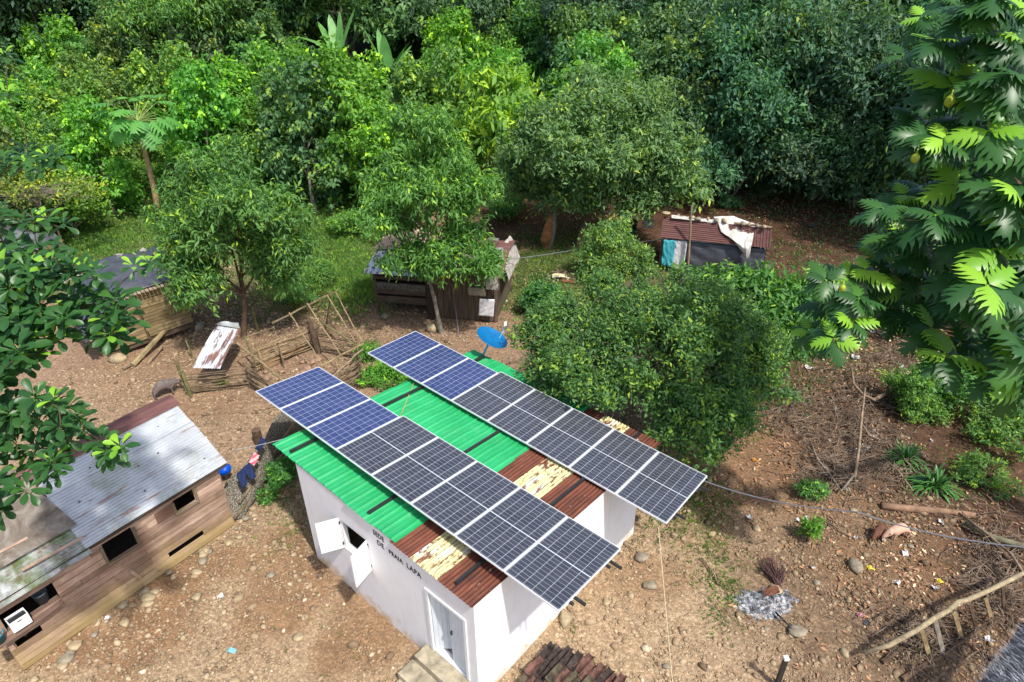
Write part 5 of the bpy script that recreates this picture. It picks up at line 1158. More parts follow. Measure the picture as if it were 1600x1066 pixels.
# dark skyline trees
for y in (-60,-25,5,35):
    for x in range(-80,1120,70):
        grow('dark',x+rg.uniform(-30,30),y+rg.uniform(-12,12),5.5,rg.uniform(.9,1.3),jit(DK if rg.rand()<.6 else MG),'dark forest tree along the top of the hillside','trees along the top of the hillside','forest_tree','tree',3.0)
# bushes over the hillside
for y in np.arange(50,330,17):
    for x in np.arange(-60,780,34+ (y-50)*.07):
        xx,yy=x+rg.uniform(-16,16),y+rg.uniform(-8,8)
        if yy>255 and 135<xx<610: continue
        if (500<xx<665 and 45<yy<185) or (165<xx<275 and 175<yy<330): continue
        if yy>200 and 560<xx: continue
        if yy>180 and xx<110 and rg.rand()<.3: continue
        bright=.35+.5*(150<yy<300)+.3*(xx>380); r_=rg.rand()
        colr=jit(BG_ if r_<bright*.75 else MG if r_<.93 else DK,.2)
        k='shrub' if rg.rand()<.8 else 'mound'
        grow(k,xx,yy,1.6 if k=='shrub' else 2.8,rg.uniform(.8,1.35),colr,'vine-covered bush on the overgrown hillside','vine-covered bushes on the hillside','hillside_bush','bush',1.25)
for y in np.arange(30,215,18):
    for x in np.arange(620,1080,40):
        xx,yy=x+rg.uniform(-16,16),y+rg.uniform(-8,8)
        if (720<xx<900 and 110<yy) or (xx<670 and 40<yy<190): continue
        k='shrub' if rg.rand()<.75 else 'mound'; grow(k,xx,yy,1.8 if k=='shrub' else 3,rg.uniform(.9,1.5),jit(MG if rg.rand()<.65 else BG_,.2),'rounded grey-green bush on the hillside behind the round tree','bushes behind the round tree','hillside_bush','bush',1.5)
# a few bigger mounds of creeper
for x,y,s in ((490,205,1.25),(415,190,1.2),(470,250,1.1),(110,140,1.2),(60,110,1.3),(880,120,1.2),(560,230,1.2),(150,245,1.0),(600,250,1.0)):
    grow('mound',x,y,3.0,s,jit((.085,.205,.036),.1),'tall mound of creeper smothering a tree on the hillside','creeper mounds on the hillside','creeper_mound','creeper mound',.8)
for x,y,s in ((1090,215,1.0),(1150,222,1.05),(1215,218,1.1),(1290,225,1.1),(1360,232,1.1),(1420,245,1.0),(1060,170,1.0)):
    grow('dark',x,y,2.6*s,s*.85,jit((.050,.108,.062),.12),'tall blue-green tree in the shady jungle behind the maroon shack','jungle trees behind the maroon shack','jungle_tree','tree',.8,1.0,None,2.9)
# dark undergrowth bushes at the jungle's foot
for x,y,s in ((1130,235,1.1),(1200,240,1.0),(1280,245,1.1),(1350,250,1.1),(1410,265,1.1),(1320,225,1.3),(1240,225,1.2),(1090,285,.5),(1150,262,.6),(1200,300,.35),(1330,290,.5),(1400,300,.6),(1250,255,.6),(1140,320,.25),(1020,300,.4)):
    grow('shrub',x,y,.8*s,s,jit((.042,.095,.045)),'low dark bush at the shady foot of the jungle','low bushes at the foot of the jungle','low_bush','bush',.5)
# ---- tall pale-stemmed trees at the top left
for i,(x,y,lb) in enumerate(((300,40,'airy tree with pale slanting stems at the upper left of the hillside'),(350,25,'second airy pale-stemmed tree, right of the slanting one'))):
    grow('airy',x,y,6.0,1.15,jit((.085,.135,.05)),lb,None,'pale_stemmed_tree','tree',.3)
# ---- papaya
pb=GT(250,352); pc=PLN(215,190,pb,V((0,1,0)))
pt_=thing('papaya_tree','papaya tree with bare trunk and umbrella of big lobed leaves on the left hillside','tree',pb)
mb=MB(); mb.tube([pb-Z*.2,lerp(pb,pc,.35)+V((.1,0,0)),lerp(pb,pc,.7)+V((.05,0,0)),pc],[.17,.14,.11,.07],9); obj('trunk',mb,plain('tan_papaya_bark',(.36,.25,.13),.85,.25,5,.4),pt_,True)
n_=60; r_=rs(31); t=np.arange(n_)*2.4; el=r_.uniform(-.45,.8,n_); st=r_.uniform(.5,1.0,n_)*1.35
dirs_=np.stack([np.cos(t)*np.cos(el),np.sin(t)*np.cos(el),np.sin(el)],1); P=np.array(pc)+dirs_*st[:,None]+np.array((0,0,.1))
mb=MB()
for i in range(n_): mb.tube([pc,V(np.array(pc)+dirs_[i]*st[i]*.5)+Z*.08,V(P[i])],[.018,.014,.01],4,False)
obj('leaf_stalks',mb,plain('pale_green_stalk',(.25,.33,.10),.7,.2,5,0),pt_)
leafmesh('crown',P,norm(dirs_+np.array((0,0,-.5))),np.tile((0,0,1.),(n_,1))+dirs_*.3,r_.uniform(.65,.9,n_),r_.uniform(.7,.9,n_),r_.uniform(.35,.8,n_),'lobed',M['leaf'],pt_,(.06,.175,.045))
# ---- banana clump
def blade(mb,base,d,L_,w_,arch=.5,n=10,fold=.12):
    d=V(d).normalized(); s=d.cross(Z); s=s.normalized() if s.length>.05 else V((1,0,0)); o=len(mb.v)
    for i in range(n+1):
        t=i/n; p=V(base)+d*L_*t-Z*(arch*L_*t*t*.6); ww=w_*.5*math.sin(math.pi*min(1,.06+t*.94)**.75)**.6 if t<1 else .01
        for k,(a,b) in enumerate(((-1,.0),(-.5,fold*.7),(0,-fold*.2),(.5,fold*.7),(1,0))): mb.v.append(tuple(p+s*ww*a+Z*(b*ww)))
    for i in range(n):
        for k in range(4): a=o+i*5+k; mb.f.append((a,a+1,a+6,a+5))
q=N('banana_leaf',.38,.45); co=q.coord(); q.col(q.ramp(q.noise(co,1.2,4,.6),[(.3,(.07,.20,.05)),(.7,(.17,.38,.10))])); M['banana']=q.m
def banana(x,y,hh,leaves,lb,sc=1.0):
    g=above(x,y,hh); g.z=T(g.x,g.y); t=thing('banana_plant',lb,'banana plant',g); mb=MB(); mb.tube([g-Z*.1,g+Z*hh*.5,g+Z*hh],[.18,.15,.10],9); obj('stem',mb,plain('banana_stem',(.20,.20,.08),.8,.4,3,.3),t)
    for (az,el,L_,w_,ar) in leaves:
        a=R(az); e=R(el); mb=MB(); b=g+Z*hh*rnd.uniform(.9,1.0); blade(mb,b,(math.sin(a)*math.cos(e),math.cos(a)*math.cos(e),math.sin(e)),L_*sc,w_*sc,ar); obj('leaf_blade',mb,M['banana'],t,True)
    return t
banana(607,118,3.9,[(-95,68,3.4,.75,.15),(-40,75,3.0,.7,.1),(180,80,2.6,.8,.05),(100,60,3.2,.7,.35),(85,40,3.0,.75,.45),(120,30,2.6,.8,.5),(-80,45,2.6,.8,.5),(-120,30,2.4,.8,.6),(60,55,3,.7,.3),(200,50,2.8,.85,.5),(150,45,2.8,.8,.5)],'big banana plant with upright pale leaves above the creeper mounds',1.0)
banana(530,85,5.2,[(-85,35,3.2,.8,.4),(-30,70,3,.7,.1),(60,65,3.2,.7,.2),(30,80,3.0,.6,.1),(-60,60,2.8,.7,.2)],'banana plant half hidden left of the bigger one, one leaf pointing left',1.0)
# ---- palm-like fern
pf=above(700,225,1.2); pf.z=T(pf.x,pf.y)+1.0; fr=thing('feather_palm','small yellow-green feather palm left of the yellow-green tree','palm',pf-Z*1.0)
LP=[];LD=[];LN=[];LL=[]
mb=MB(); mb.tube([pf-Z*1.1,pf],[.12,.09],8); obj('trunk',mb,M['bark'],fr)
mb=MB(); r_=rs(41)
for i in range(22):
    a=i*2.4; e=r_.uniform(.5,1.25); L_=r_.uniform(1.6,2.3); d=np.array((math.cos(a)*math.cos(e),math.sin(a)*math.cos(e),math.sin(e))); side=norm(np.cross(d,(0,0,1.))[None])[0]; prev=None; pts=[]
    for k in range(22):
        t=k/21; p=np.array(pf)+d*L_*t-np.array((0,0,1))*L_*.75*t*t; pts.append(V(p))
        if k>2:
            for sg in (1,-1): LP.append(p); LD.append(side*sg*.8+d*.6+np.array((0,0,-.5))); LN.append((0,0,1)); LL.append(.42*math.sin(math.pi*min(1,t+.12))+.06)
    mb.tube(pts,[.018-.014*k/21 for k in range(22)],4,False)
obj('fronds_rib',mb,plain('pale_rib',(.3,.33,.12),.7,.2,5,0),fr)
n_=len(LP); leafmesh('fronds',np.array(LP),np.array(LD),np.array(LN,float),np.array(LL),np.full(n_,.05),r_.uniform(.45,.8,n_),'far',M['leaf'],fr,(.15,.23,.055))
# ---- yellowish dry-branched tree at the far left
c=above(75,290,3.0)+V((0,-1,0)); b8=V((c.x,c.y,T(c.x,c.y)))
tree('flat_topped_tree','small flat-topped tree with bare grey twigs and yellowing leaves behind the tarp shelter','tree',c,b8,[(0,0,0,2.4,1.2,.5),(-1.8,0,.1,1.2,1,.4),(1.8,.1,-.1,1.2,1,.35),(.6,-.4,.4,1,1,.35),(-.9,.4,.35,1.1,1,.35)],dict(ncl=420,nl=8,Lf=.15,asp=.4,tpl='far',cr=.2,droop=.1,young=.22,tintm=.5),(.10,.15,.035),81,.07,'bark_grey',limbs=5)
mb=MB(); cc_=V(c)
for i in range(90):
    a=rnd.uniform(0,6.28); d=V((math.cos(a),math.sin(a)*.5,rnd.uniform(-.15,.25))); s=cc_+V((rnd.uniform(-1,1),rnd.uniform(-.4,.4),rnd.uniform(-.2,.1))); stick(mb,s,s+d*rnd.uniform(.8,2.6),.018,4,.05,4,.4)
obj('bare_twigs',mb,M['bark_grey'],bpy.data.objects['flat_topped_tree'])
# ================================================================ foreground tree, left: whorled obovate leaves
def rosettes(name,root,cents,axes,nl,L_,asp,tpl,mat,color,seed,tm=.4,young=.15,tiltr=(-.35,.7),rib=.95):
    rg=rs(seed); P=[];Dn=[];Nn=[];Ls=[];ti=[]
    for c,ax,sz,yy in cents:
        ax=norm(np.array(ax)[None])[0]; X=norm(np.cross(ax,(.31,.2,.93))[None])[0]; Y=np.cross(ax,X); k=int(nl*rg.uniform(.8,1.2)); t0=rg.uniform(0,6)
        for i in range(k):
            f=i/k; t=t0+i*2.4; tl=tiltr[0]+(tiltr[1]-tiltr[0])*f+rg.uniform(-.15,.15); d=(X*math.cos(t)+Y*math.sin(t))+ax*tl; d/=np.linalg.norm(d)
            n=ax*1.0-(X*math.cos(t)+Y*math.sin(t))*tl*.8+rg.normal(0,.12,3); P.append(np.array(c)+d*.03+ax*f*.05); Dn.append(d); Nn.append(n); Ls.append(L_*sz*rg.uniform(.75,1.15)*(1-.25*f*f))
            ti.append(rg.uniform(.80,1) if (yy and f>.62) else np.clip(rg.normal(tm,.13),0,.72))
    Ls=np.array(Ls); return leafmesh(name,np.array(P),np.array(Dn),np.array(Nn),Ls,Ls*asp,np.array(ti),tpl,M[mat],root,color,ribtint=rib)
def limbset(root,start,targets,rad,mat,seed,name='branches',sag=.1):
    rr=random.Random(seed); mb=MB(); nodes=[(V(start),rad)]
    for p in sorted(targets,key=lambda q_:(V(q_)-V(start)).length):
        p=V(p); best=min(nodes,key=lambda n_:(n_[0]-p).length+.25*(n_[0]-V(start)).length*0)
        a,r_=best; m_=lerp(a,p,.5)+V((rr.uniform(-1,1),rr.uniform(-1,1),rr.uniform(-.5,.8)))*(p-a).length*.10; r2=max(.007,r_*.72); mb.tube([a,m_,p],[r2*1.15,r2,r2*.8],6); nodes.append((m_,r2)); nodes.append((p,r2*.8))
    return obj(name,mb,mat,root,smooth=True)
lt=thing('almond_tree','foreground tree with whorls of big glossy rounded leaves reaching in from the left edge','tree',V((-12.5,7.5,0)))
rg=rs(91); cents=[]
def zone(poly_,n,dep,sz=1.0,yf=.15):
    xs_=[p[0] for p in poly_]; ys_=[p[1] for p in poly_]; k=0; tries=0
    def inside(x,y):
        c_=False; j=len(poly_)-1
        for i in range(len(poly_)):
            xi,yi=poly_[i]; xj,yj=poly_[j]
            if (yi>y)!=(yj>y) and x<(xj-xi)*(y-yi)/(yj-yi)+xi: c_=not c_
            j=i
        return c_
    while k<n and tries<4000:
        tries+=1; x=rg.uniform(min(xs_),max(xs_)); y=rg.uniform(min(ys_),max(ys_))
        if inside(x,y):
            d=dep*rg.uniform(.93,1.1); cents.append((np.array(D(x,y,d)),(rg.uniform(-.35,.35),rg.uniform(-.6,.05),1),sz*rg.uniform(.85,1.15),rg.rand()<yf)); k+=1
zone([(-60,395),(60,385),(150,420),(212,505),(190,560),(130,520),(60,560),(-60,560)],98,8.2,1,.25)
zone([(-60,330),(20,320),(62,345),(40,400),(60,480),(-60,480)],30,8.6,1,.1)
zone([(-60,480),(60,490),(50,560),(10,600),(-60,600)],18,7.8,1.15,.1)
zone([(-60,570),(20,575),(25,680),(-60,690)],16,7.9,1.1,.05)
zone([(20,620),(110,625),(165,690),(200,700),(160,720),(110,690),(80,760),(50,700),(10,690)],34,7.6,.85,.12)
zone([(-60,690),(30,700),(50,760),(20,800),(-60,850)],18,7.5,1,.15)
zone([(0,237),(90,232),(140,255),(130,275),(0,272)],15,9.0,.85,.1)
for x,y,s_,d_ in ((210,419,.75,8.6),(235,414,.7,8.6),(190,700,.8,7.5),(170,708,.8,7.5),(8,90,.8,9),(12,150,.8,9),(88,528,1.2,7.8),(130,475,1.1,8.2),(165,500,1.0,8.2),(75,500,1.1,8),(100,352,1.0,8.6),(75,345,1.0,8.6),(30,480,1.2,8)): cents.append((np.array(D(x,y,d_)),(rg.uniform(-.3,.3),-.3,1),s_,rg.rand()<.6))
rosettes('crown',lt,cents,None,12,.235,.47,'obovate','leaf_glossy',(.0175,.056,.015),92,.42,tiltr=(-.45,.75))
limbset(lt,V((-12.3,7.6,6.3)),[c_[0]-np.array((0,0,.05)) for c_ in cents],.14,M['bark'],93)
mb=MB(); mb.tube([V((-12.5,7.5,-.2)),V((-12.6,7.6,3)),V((-12.3,7.6,6.3))],[.3,.22,.15],9); obj('trunk',mb,M['bark'],lt,True)
# ================================================================ breadfruit tree, right
bt=thing('breadfruit_tree','breadfruit tree with huge deeply lobed leaves filling the right edge','tree',V((13.5,9.5,T(13.5,9.5))))
cents=[]; rg=rs(101)
for x,y,s_,yy in ((1485,141,1.15,1),(1579,119,1,0),(1558,57,1.0,1),(1470,222,.8,1),(1462,68,.8,1),(1545,209,.9,1),(1414,309,.8,1),(1495,294,1.0,1),(1579,300,1.1,1),(1420,366,1,1),(1378,402,.8,1),(1318,435,.8,1),(1300,480,.9,1),(1408,450,.9,1),(1453,516,1.0,1),(1549,393,1.1,1),(1579,444,1,0),(1582,531,1,1),(1264,519,.55,1),(1303,531,.7,1),(1478,559,.9,1),(1557,590,.7,1),(1594,604,.8,1),(1530,130,1,0),(1600,20,1.1,1),(1520,20,1.0,0),(1440,30,.7,1),(1600,180,1.1,0),(1520,250,1,0),(1600,240,1,0),(1460,340,.9,0),(1510,360,1,0),(1600,360,1.1,1),(1445,400,.9,0),(1500,430,.9,0),(1620,480,1,0),(1380,470,.7,0),(1540,320,1,0),(1460,120,.9,0),(1640,100,1.1,0),(1640,300,1.1,0),(1640,420,1,0),(1560,150,1,0),(1350,460,.7,0),(1620,560,1,0),(1500,60,.9,0),(1500,190,.9,0),(1555,0,1,0),(1570,250,1,0),(1610,120,1,0),(1590,70,1,0),(1480,0,.8,0),(1540,90,1,0),(1590,560,.9,0),(1395,372,.8,0),(1350,425,.8,1),(1340,470,.75,0),(1440,300,.9,0),(1380,330,.7,0),(1430,430,.9,0),(1470,470,.9,0),(1290,440,.7,0),(1330,505,.7,1),(1400,500,.8,0),(1520,480,1,0),(1500,540,.9,0),(1540,450,1,1),(1440,220,.8,0),(1425,180,.7,0),(1560,340,1,0),(1530,400,.9,0),(1620,230,1.1,1),(1410,90,.7,0)):
    d_=10.2+rg.uniform(-.7,.9)-(x-1400)*.004; cents.append((np.array(D(x,y,d_)),(rg.uniform(-.4,.3),rg.uniform(-.7,-.1),1),s_,bool(yy)))
rosettes('crown',bt,cents,None,9,.60,.80,'lobed','leaf_glossy',(.019,.060,.016),102,.42,tiltr=(-.55,.55),rib=.93)
limbset(bt,V((13.2,9.6,6.8)),[c_[0]-np.array((0,0,.06)) for c_ in cents],.17,M['bark_grey'],103)
mb=MB(); mb.tube([V((13.5,9.5,T(13.5,9.5)-.3)),V((13.3,9.6,3.5)),V((13.2,9.6,6.8))],[.38,.28,.18],10); obj('trunk',mb,M['bark_grey'],bt,True)
M['fruit']=plain('yellow_green_fruit',(.32,.38,.03),.5,.2,22,.5)
for x,y,r_,lb in ((1484,158,.075,'yellow-green breadfruit hanging under the bright young leaves'),(1430,247,.065,'breadfruit hanging at the left tip of the breadfruit tree'),(1316,450,.05,'small breadfruit above the lowest drooping leaf whorls')):
    p=D(x,y,9.6); mb=MB(); mb.lathe(p-Z*.0,[(.001,-1.25*r_),(r_*.55,-1.05*r_),(r_*.9,-.55*r_),(r_,0),(r_*.85,.6*r_),(r_*.45,1.05*r_),(.012,1.2*r_),(.010,2.2*r_),(.001,2.2*r_)],16); o=obj('fruit',mb,M['fruit'],bt,True)
    o['label']=lb
# ---- shrubs on the right slope below the breadfruit
def bush(x,y,r_,hh,lbl,color,seed,Lf=.12,ncl=500,name='leafy_shrub',asp=.42,young=.1,bz=None):
    g=GT(x,y); rg_=rs(seed); bl=auto_blobs(r_,hh,7,rg_,.5,-.1); c=g+Z*hh*.65
    return tree(name,lbl,'shrub',c,g,bl,dict(ncl=ncl,nl=8,Lf=Lf,asp=asp,tpl='far',cr=Lf*.9,droop=.2,young=young,tintm=.48,up=.6),color,seed,.03,limbs=5)
bush(1415,640,.72,.7,'light green feathery shrub at the edge of the brush pile',(.075,.16,.038),301,.09,1100)
bush(1480,640,1.0,.9,'darker leafy shrub right of the light green feathery one',(.055,.14,.035),302,.15,650)
bush(1545,680,1.1,.6,'low yellow-green weeds right of the two shrubs on the slope',(.07,.145,.038),303,.11,750)
bush(1570,610,1.2,.9,'leafy shrub under the lowest breadfruit leaves at the right edge',(.055,.13,.04),304,.13,800)
bush(1500,500,1.6,1.1,'dense shrub behind the hanging breadfruit leaves',(.05,.115,.035),305,.14,1100)
bush(1400,520,.9,.5,'small shrub behind the lower breadfruit whorls, left of the dense one',(.07,.16,.04),306,.11,500)
bush(1560,480,1.8,1.3,'dark shrub mass at the right edge behind the breadfruit',(.045,.105,.035),307,.15,1200)
bush(1450,470,1.6,1.2,'mid-green shrub on the slope between jungle and breadfruit leaves',(.055,.125,.036),308,.15,1000)
bush(1262,845,.20,.38,'small upright bright green shrub on the bare ground by the ash heap',(.06,.165,.025),309,.08,120,young=.2)
bush(1262,775,.30,.30,'small round bush above the bright green shrub, under the cable',(.06,.15,.045),310,.08,190)
bush(1540,755,.7,.3,'sprawling weeds near the right edge below the lilies',(.075,.155,.04),311,.10,260)
bush(437,762,.26,.35,'dark leafy weed growing beside the net fence',(.045,.13,.035),312,.09,330)
bush(422,782,.16,.2,'smaller weed at the foot of the net fence, left of the dark one',(.05,.14,.035),313,.08,200)
bush(458,738,.26,.3,'weed growing at the left corner of the white house',(.05,.15,.035),314,.09,240)
bush(600,590,.9,.35,'bright weeds between the pen and the green roof',(.07,.19,.03),315,.10,600)
bush(575,560,.5,.3,'weeds at the outer corner of the bamboo pen',(.07,.17,.035),316,.09,260)
bush(850,500,.9,.7,'dark drooping shrub at the edge of the grass above the lemon shrub',(.04,.115,.035),317,.16,480)
bush(350,600,.15,.15,'tiny weed in front of the pen rails',(.06,.15,.03),318,.06,40)
bush(500,440,1.2,.6,'tall weeds behind the pen, right of the leafy tree',(.075,.16,.04),320,.10,900)
bush(470,470,.8,.45,'weeds at the foot of the clearing just behind the pen',(.06,.14,.035),321,.09,500)
bush(225,300,1.6,1.0,'soft green bush beside the papaya trunk',(.075,.165,.04),322,.14,1000)
bush(300,330,1.5,.9,'low bush between the papaya and the leafy tree',(.07,.16,.04),323,.13,900)
bush(560,370,1.3,.7,'low bush at the top of the grass clearing',(.08,.18,.04),324,.12,700)
bush(790,340,1.2,.6,'low dark bush right of the slender tree',(.045,.115,.035),325,.13,600)
# ---- spider lilies
for i,(x,y,s_,lb) in enumerate(((1412,720,.85,'clump of strap-leaved lily, the upper one beside the brush pile'),(1456,762,1.0,'larger fountain-like clump of strap-leaved lily, lower of the two'))):
    g=GT(x,y); t=thing('strap_lily',lb,'lily plant',g); r_=random.Random(60+i); mb=MB()
    for k in range(95):
        a=r_.uniform(0,6.28); e=r_.uniform(.35,1.35); L_=s_*r_.uniform(.6,1.0); b=g+V((r_.uniform(-.12,.12),r_.uniform(-.12,.12),.02)); blade(mb,b,(math.cos(a)*math.cos(e),math.sin(a)*math.cos(e),math.sin(e)),L_,.055*s_,1.0 if e<1 else .6,8,.25)
    q=N('strap_leaf',.35,.4); co=q.coord(); q.col(q.ramp(q.noise(co,6,3,.5),[(.3,(.028,.105,.02)),(.7,(.075,.20,.035))])); obj('leaves',mb,q.m,t,True)
# ================================================================ brush pile and sticks on the right
rp=random.Random(8)
def branch(name,label,pts,r0,r1,mat,cat='branch',twigs=0,group=None,dz=.06):
    P=[GT(x,y)+Z*(dz+h) for x,y,h in pts]; k=len(P); mb=MB().tube(P,[r0+(r1-r0)*i/(k-1) for i in range(k)],7)
    for i in range(twigs):
        t=rp.uniform(.3,1); a=poly(P,t*.999); d=V((rp.uniform(-1,1),rp.uniform(-1,1),rp.uniform(-.05,.5))); stick(mb,a,a+d*rp.uniform(.2,.7),r0*.35,4,.05,5,.4)
    o=obj(name,mb,mat,None,True,loc=P[0]); tag(o,label,cat,group); return o
branch('fallen_log','thick reddish-brown fallen log lying above the pink pig',[(1376,793,0),(1410,797,0),(1450,800,0),(1485,803,0),(1520,808,0)],.10,.07,plain('red_brown_log',(.24,.145,.09),.9,.3,5,.5),'log')
branch('fallen_branch','forked pale branch curving at the middle of the brush pile',[(1327,585,.2),(1331,612,.2),(1345,628,.2),(1362,636,.2),(1392,622,.25)],.035,.06,M['deadwood'],twigs=2)
branch('fallen_branch','straight upright-leaning stick crossing the brush pile',[(1333,755,.1),(1336,720,.35),(1338,680,.5),(1341,640,.7)],.035,.03,M['deadwood'])
branch('fallen_branch','long crooked branch at the lower left of the brush pile',[(1265,700,.1),(1275,725,.1),(1295,750,.1),(1312,775,.1),(1330,755,.2)],.03,.03,M['bark_grey'],twigs=4)
branch('fallen_branch','twisting branch running right from the white scrap heap',[(1335,660,.2),(1355,690,.15),(1385,700,.1),(1420,735,.1)],.025,.015,M['deadwood'],twigs=4)
branch('fallen_branch','long thin branch from the pile towards the lilies',[(1330,730,.1),(1370,722,.2),(1400,745,.15),(1424,775,.1)],.02,.015,M['deadwood'],twigs=4)
branch('fallen_branch','slanting branch reaching down from the breadfruit leaves to the litter',[(1332,518,.3),(1380,535,.3),(1410,550,.3),(1432,570,.3)],.03,.03,M['deadwood'],twigs=1)
branch('fallen_branch','thin stick lying on the reddish slope left of the pile',[(1230,662,0),(1255,660,.05),(1275,650,.05)],.025,.015,M['deadwood'],twigs=2)
branch('fallen_branch','reddish stick lying left of the small bush under the cable',[(1158,790,0),(1190,780,0),(1214,775,0)],.035,.03,plain('reddish_stick',(.22,.12,.08),.9,.3,5,.3))
branch('fallen_branch','mossy pole sloping to the right edge behind the branch fence',[(1505,825,.1),(1545,850,.15),(1610,872,.2)],.08,.06,plain('mossy_pole',(.14,.13,.08),.9,.4,5,.5))
branch('fallen_branch','slanting pole rising right of the fallen log',[(1495,810,.1),(1530,850,.3),(1565,895,.5),(1580,930,.6)],.03,.025,M['deadwood'],twigs=2)
branch('fallen_branch','dark crooked pole lying near the right edge below the log',[(1535,840,.1),(1570,880,.1),(1600,900,.1)],.06,.05,M['bark'],twigs=2)
branch('fallen_branch','thin bent stick lying right of the house on the weedy ground',[(1095,875,0),(1115,900,.03),(1121,915,0)],.018,.012,M['deadwood'])
branch('fallen_branch','blackened stick sticking out below the ash heap',[(1210,962,.05),(1228,980,.05),(1245,995,.02)],.022,.015,M['black'])
branch('fallen_branch','long bare stick crossing the ground at the bottom right',[(1290,818,0),(1312,832,.03),(1330,842,0)],.02,.012,M['deadwood'])
# twigs: uncountable
def stuff_sticks(name,spec,mat,seed,n,r_=.008,L_=(.15,.7)):
    rr=random.Random(seed); mb=MB()
    for i in range(n):
        x,y,sx,sy=spec[rr.randrange(len(spec))]; g=GT(rr.gauss(x,sx),rr.gauss(y,sy)); a=rr.uniform(0,6.28); l=rr.uniform(*L_); h=rr.uniform(0,.28)**1.5
        d=V((math.cos(a),math.sin(a),rr.uniform(-.1,.25)))*l; m_=g+Z*(.02+h)+d*.5+V((rr.uniform(-.06,.06),rr.uniform(-.06,.06),rr.uniform(0,.06))); mb.tube([g+Z*(.02+h),m_,g+Z*(.02+h)+d],[r_*rr.uniform(.6,1.8),r_,r_*.4],4,False)
    o=obj(name,mb,mat,None); o['kind']='stuff'; return o
stuff_sticks('dry_twigs',[(1330,600,40,35),(1300,700,45,35),(1370,720,40,25),(1400,560,30,20),(1240,640,25,25),(1330,660,30,40),(1300,740,35,15),(1560,870,30,35),(1550,930,25,25),(1450,1000,50,25)],plain('dry_twig_wood',(.17,.125,.09),.95,.5,3,0),5,2800,.009)
stuff_sticks('yard_twigs',[(500,600,60,60),(300,650,50,80),(1100,900,80,60),(1300,900,90,60),(620,520,40,15),(1240,960,25,20)],plain('yard_twig_wood',(.20,.14,.09),.95,.5,3,0),6,260,.006,(.1,.4))
# ================================================================ leaf litter, weeds, grass (uncountable)
def scatter_leaves(name,spec,n,L_,asp,color,seed,mat='leaf_dry',flat=.35,h=.02,tpl='far',up=False):
    rg_=rs(seed); P=[]; w_=np.array([s[4] for s in spec],float); w_/=w_.sum(); ix=rg_.choice(len(spec),n,p=w_)
    for i in ix:
        x,y,sx,sy=spec[i][:4]; v=rg_.normal(y,sy); v=max(v,205); g=GT(rg_.normal(x,sx),v) if v<1100 else GT(x,y); P.append((g.x+rg_.uniform(-.1,.1),g.y+rg_.uniform(-.1,.1),g.z+rg_.uniform(0,h)))
    P=np.array(P); D_=rg_.normal(0,1,(n,3)); D_[:,2]*=flat
    if up: D_[:,2]=np.abs(D_[:,2])+.5
    Nn=rg_.normal(0,flat,(n,3)); Nn[:,2]+=1
    Ls=L_*rg_.uniform(.5,1.3,n); o=leafmesh(name,P,D_,Nn,Ls,Ls*asp,np.clip(rg_.normal(.45,.22,n),0,1),tpl,M[mat],None,color); o['kind']='stuff'; return o
_gt=GT
scatter_leaves('leaf_litter',[(1300,310,110,35,3),(1150,290,60,20,1),(860,350,60,20,1),(1380,560,60,40,2.5),(1290,690,70,60,2.5),(1420,900,110,80,2),(1180,740,60,50,.8),(330,470,60,25,.8),(1550,870,50,60,1)],9000,.13,.45,(.20,.115,.065),51)
scatter_leaves('pale_litter',[(1390,560,50,30,2),(1300,700,60,50,1),(1450,880,80,70,1),(1300,320,90,30,1)],1300,.12,.45,(.42,.33,.22),52)
# grass and weeds as many blades
def blades(name,spec,n,L_,w_,color,seed,sp=.05,group=5):
    rg_=rs(seed); W_=np.array([s[4] for s in spec],float); W_/=W_.sum(); k=n//group; ix=rg_.choice(len(spec),k,p=W_); G_=[]
    for i in ix:
        x,y,sx,sy=spec[i][:4]; v=max(rg_.normal(y,sy),205); g=GT(rg_.normal(x,sx),v); G_.append((g.x,g.y,g.z))
    G_=np.repeat(np.array(G_),group,0); m_=len(G_); P=G_+np.stack([rg_.normal(0,sp,m_),rg_.normal(0,sp,m_),np.full(m_,.0)],1); D_=rg_.normal(0,.55,(m_,3)); D_[:,2]=np.abs(D_[:,2])*.6+.55
    Nn=rg_.normal(0,.6,(m_,3)); Nn[:,2]+=.6; Ls=L_*rg_.uniform(.5,1.4,m_); tc_=np.repeat(np.clip(rg_.normal(.5,.18,k),0,.9),group)
    o=leafmesh(name,P,D_,Nn,Ls,np.full(m_,w_)*rg_.uniform(.6,1.3,m_),np.clip(tc_+rg_.normal(0,.1,m_),0,1),'far',M['leaf'],None,color); o['kind']='stuff'; return o
blades('clearing_grass',[(840,420,35,28,1.2),(850,470,25,20,.8),(500,400,45,40,2.5),(520,340,50,20,2),(450,440,30,20,1),(140,350,70,25,2),(300,350,100,30,3),(560,440,25,20,1),(900,400,50,25,1),(600,300,60,25,1)],60000,.14,.028,(.078,.135,.038),61,.09)
blades('clearing_weeds',[(520,370,40,35,2),(150,375,60,20,1.2),(560,440,25,20,1),(620,300,50,20,1)],26000,.17,.035,(.085,.175,.04),64,.10)
blades('forest_floor_plants',[(1290,320,90,30,2),(1150,300,60,20,1),(1370,380,60,25,1),(1230,400,60,20,.7)],4500,.16,.05,(.045,.095,.035),65,.12)
scatter_leaves('forest_floor_litter',[(1290,330,110,35,2),(1180,300,60,20,1),(1370,400,60,30,1)],6000,.14,.5,(.10,.055,.035),66)
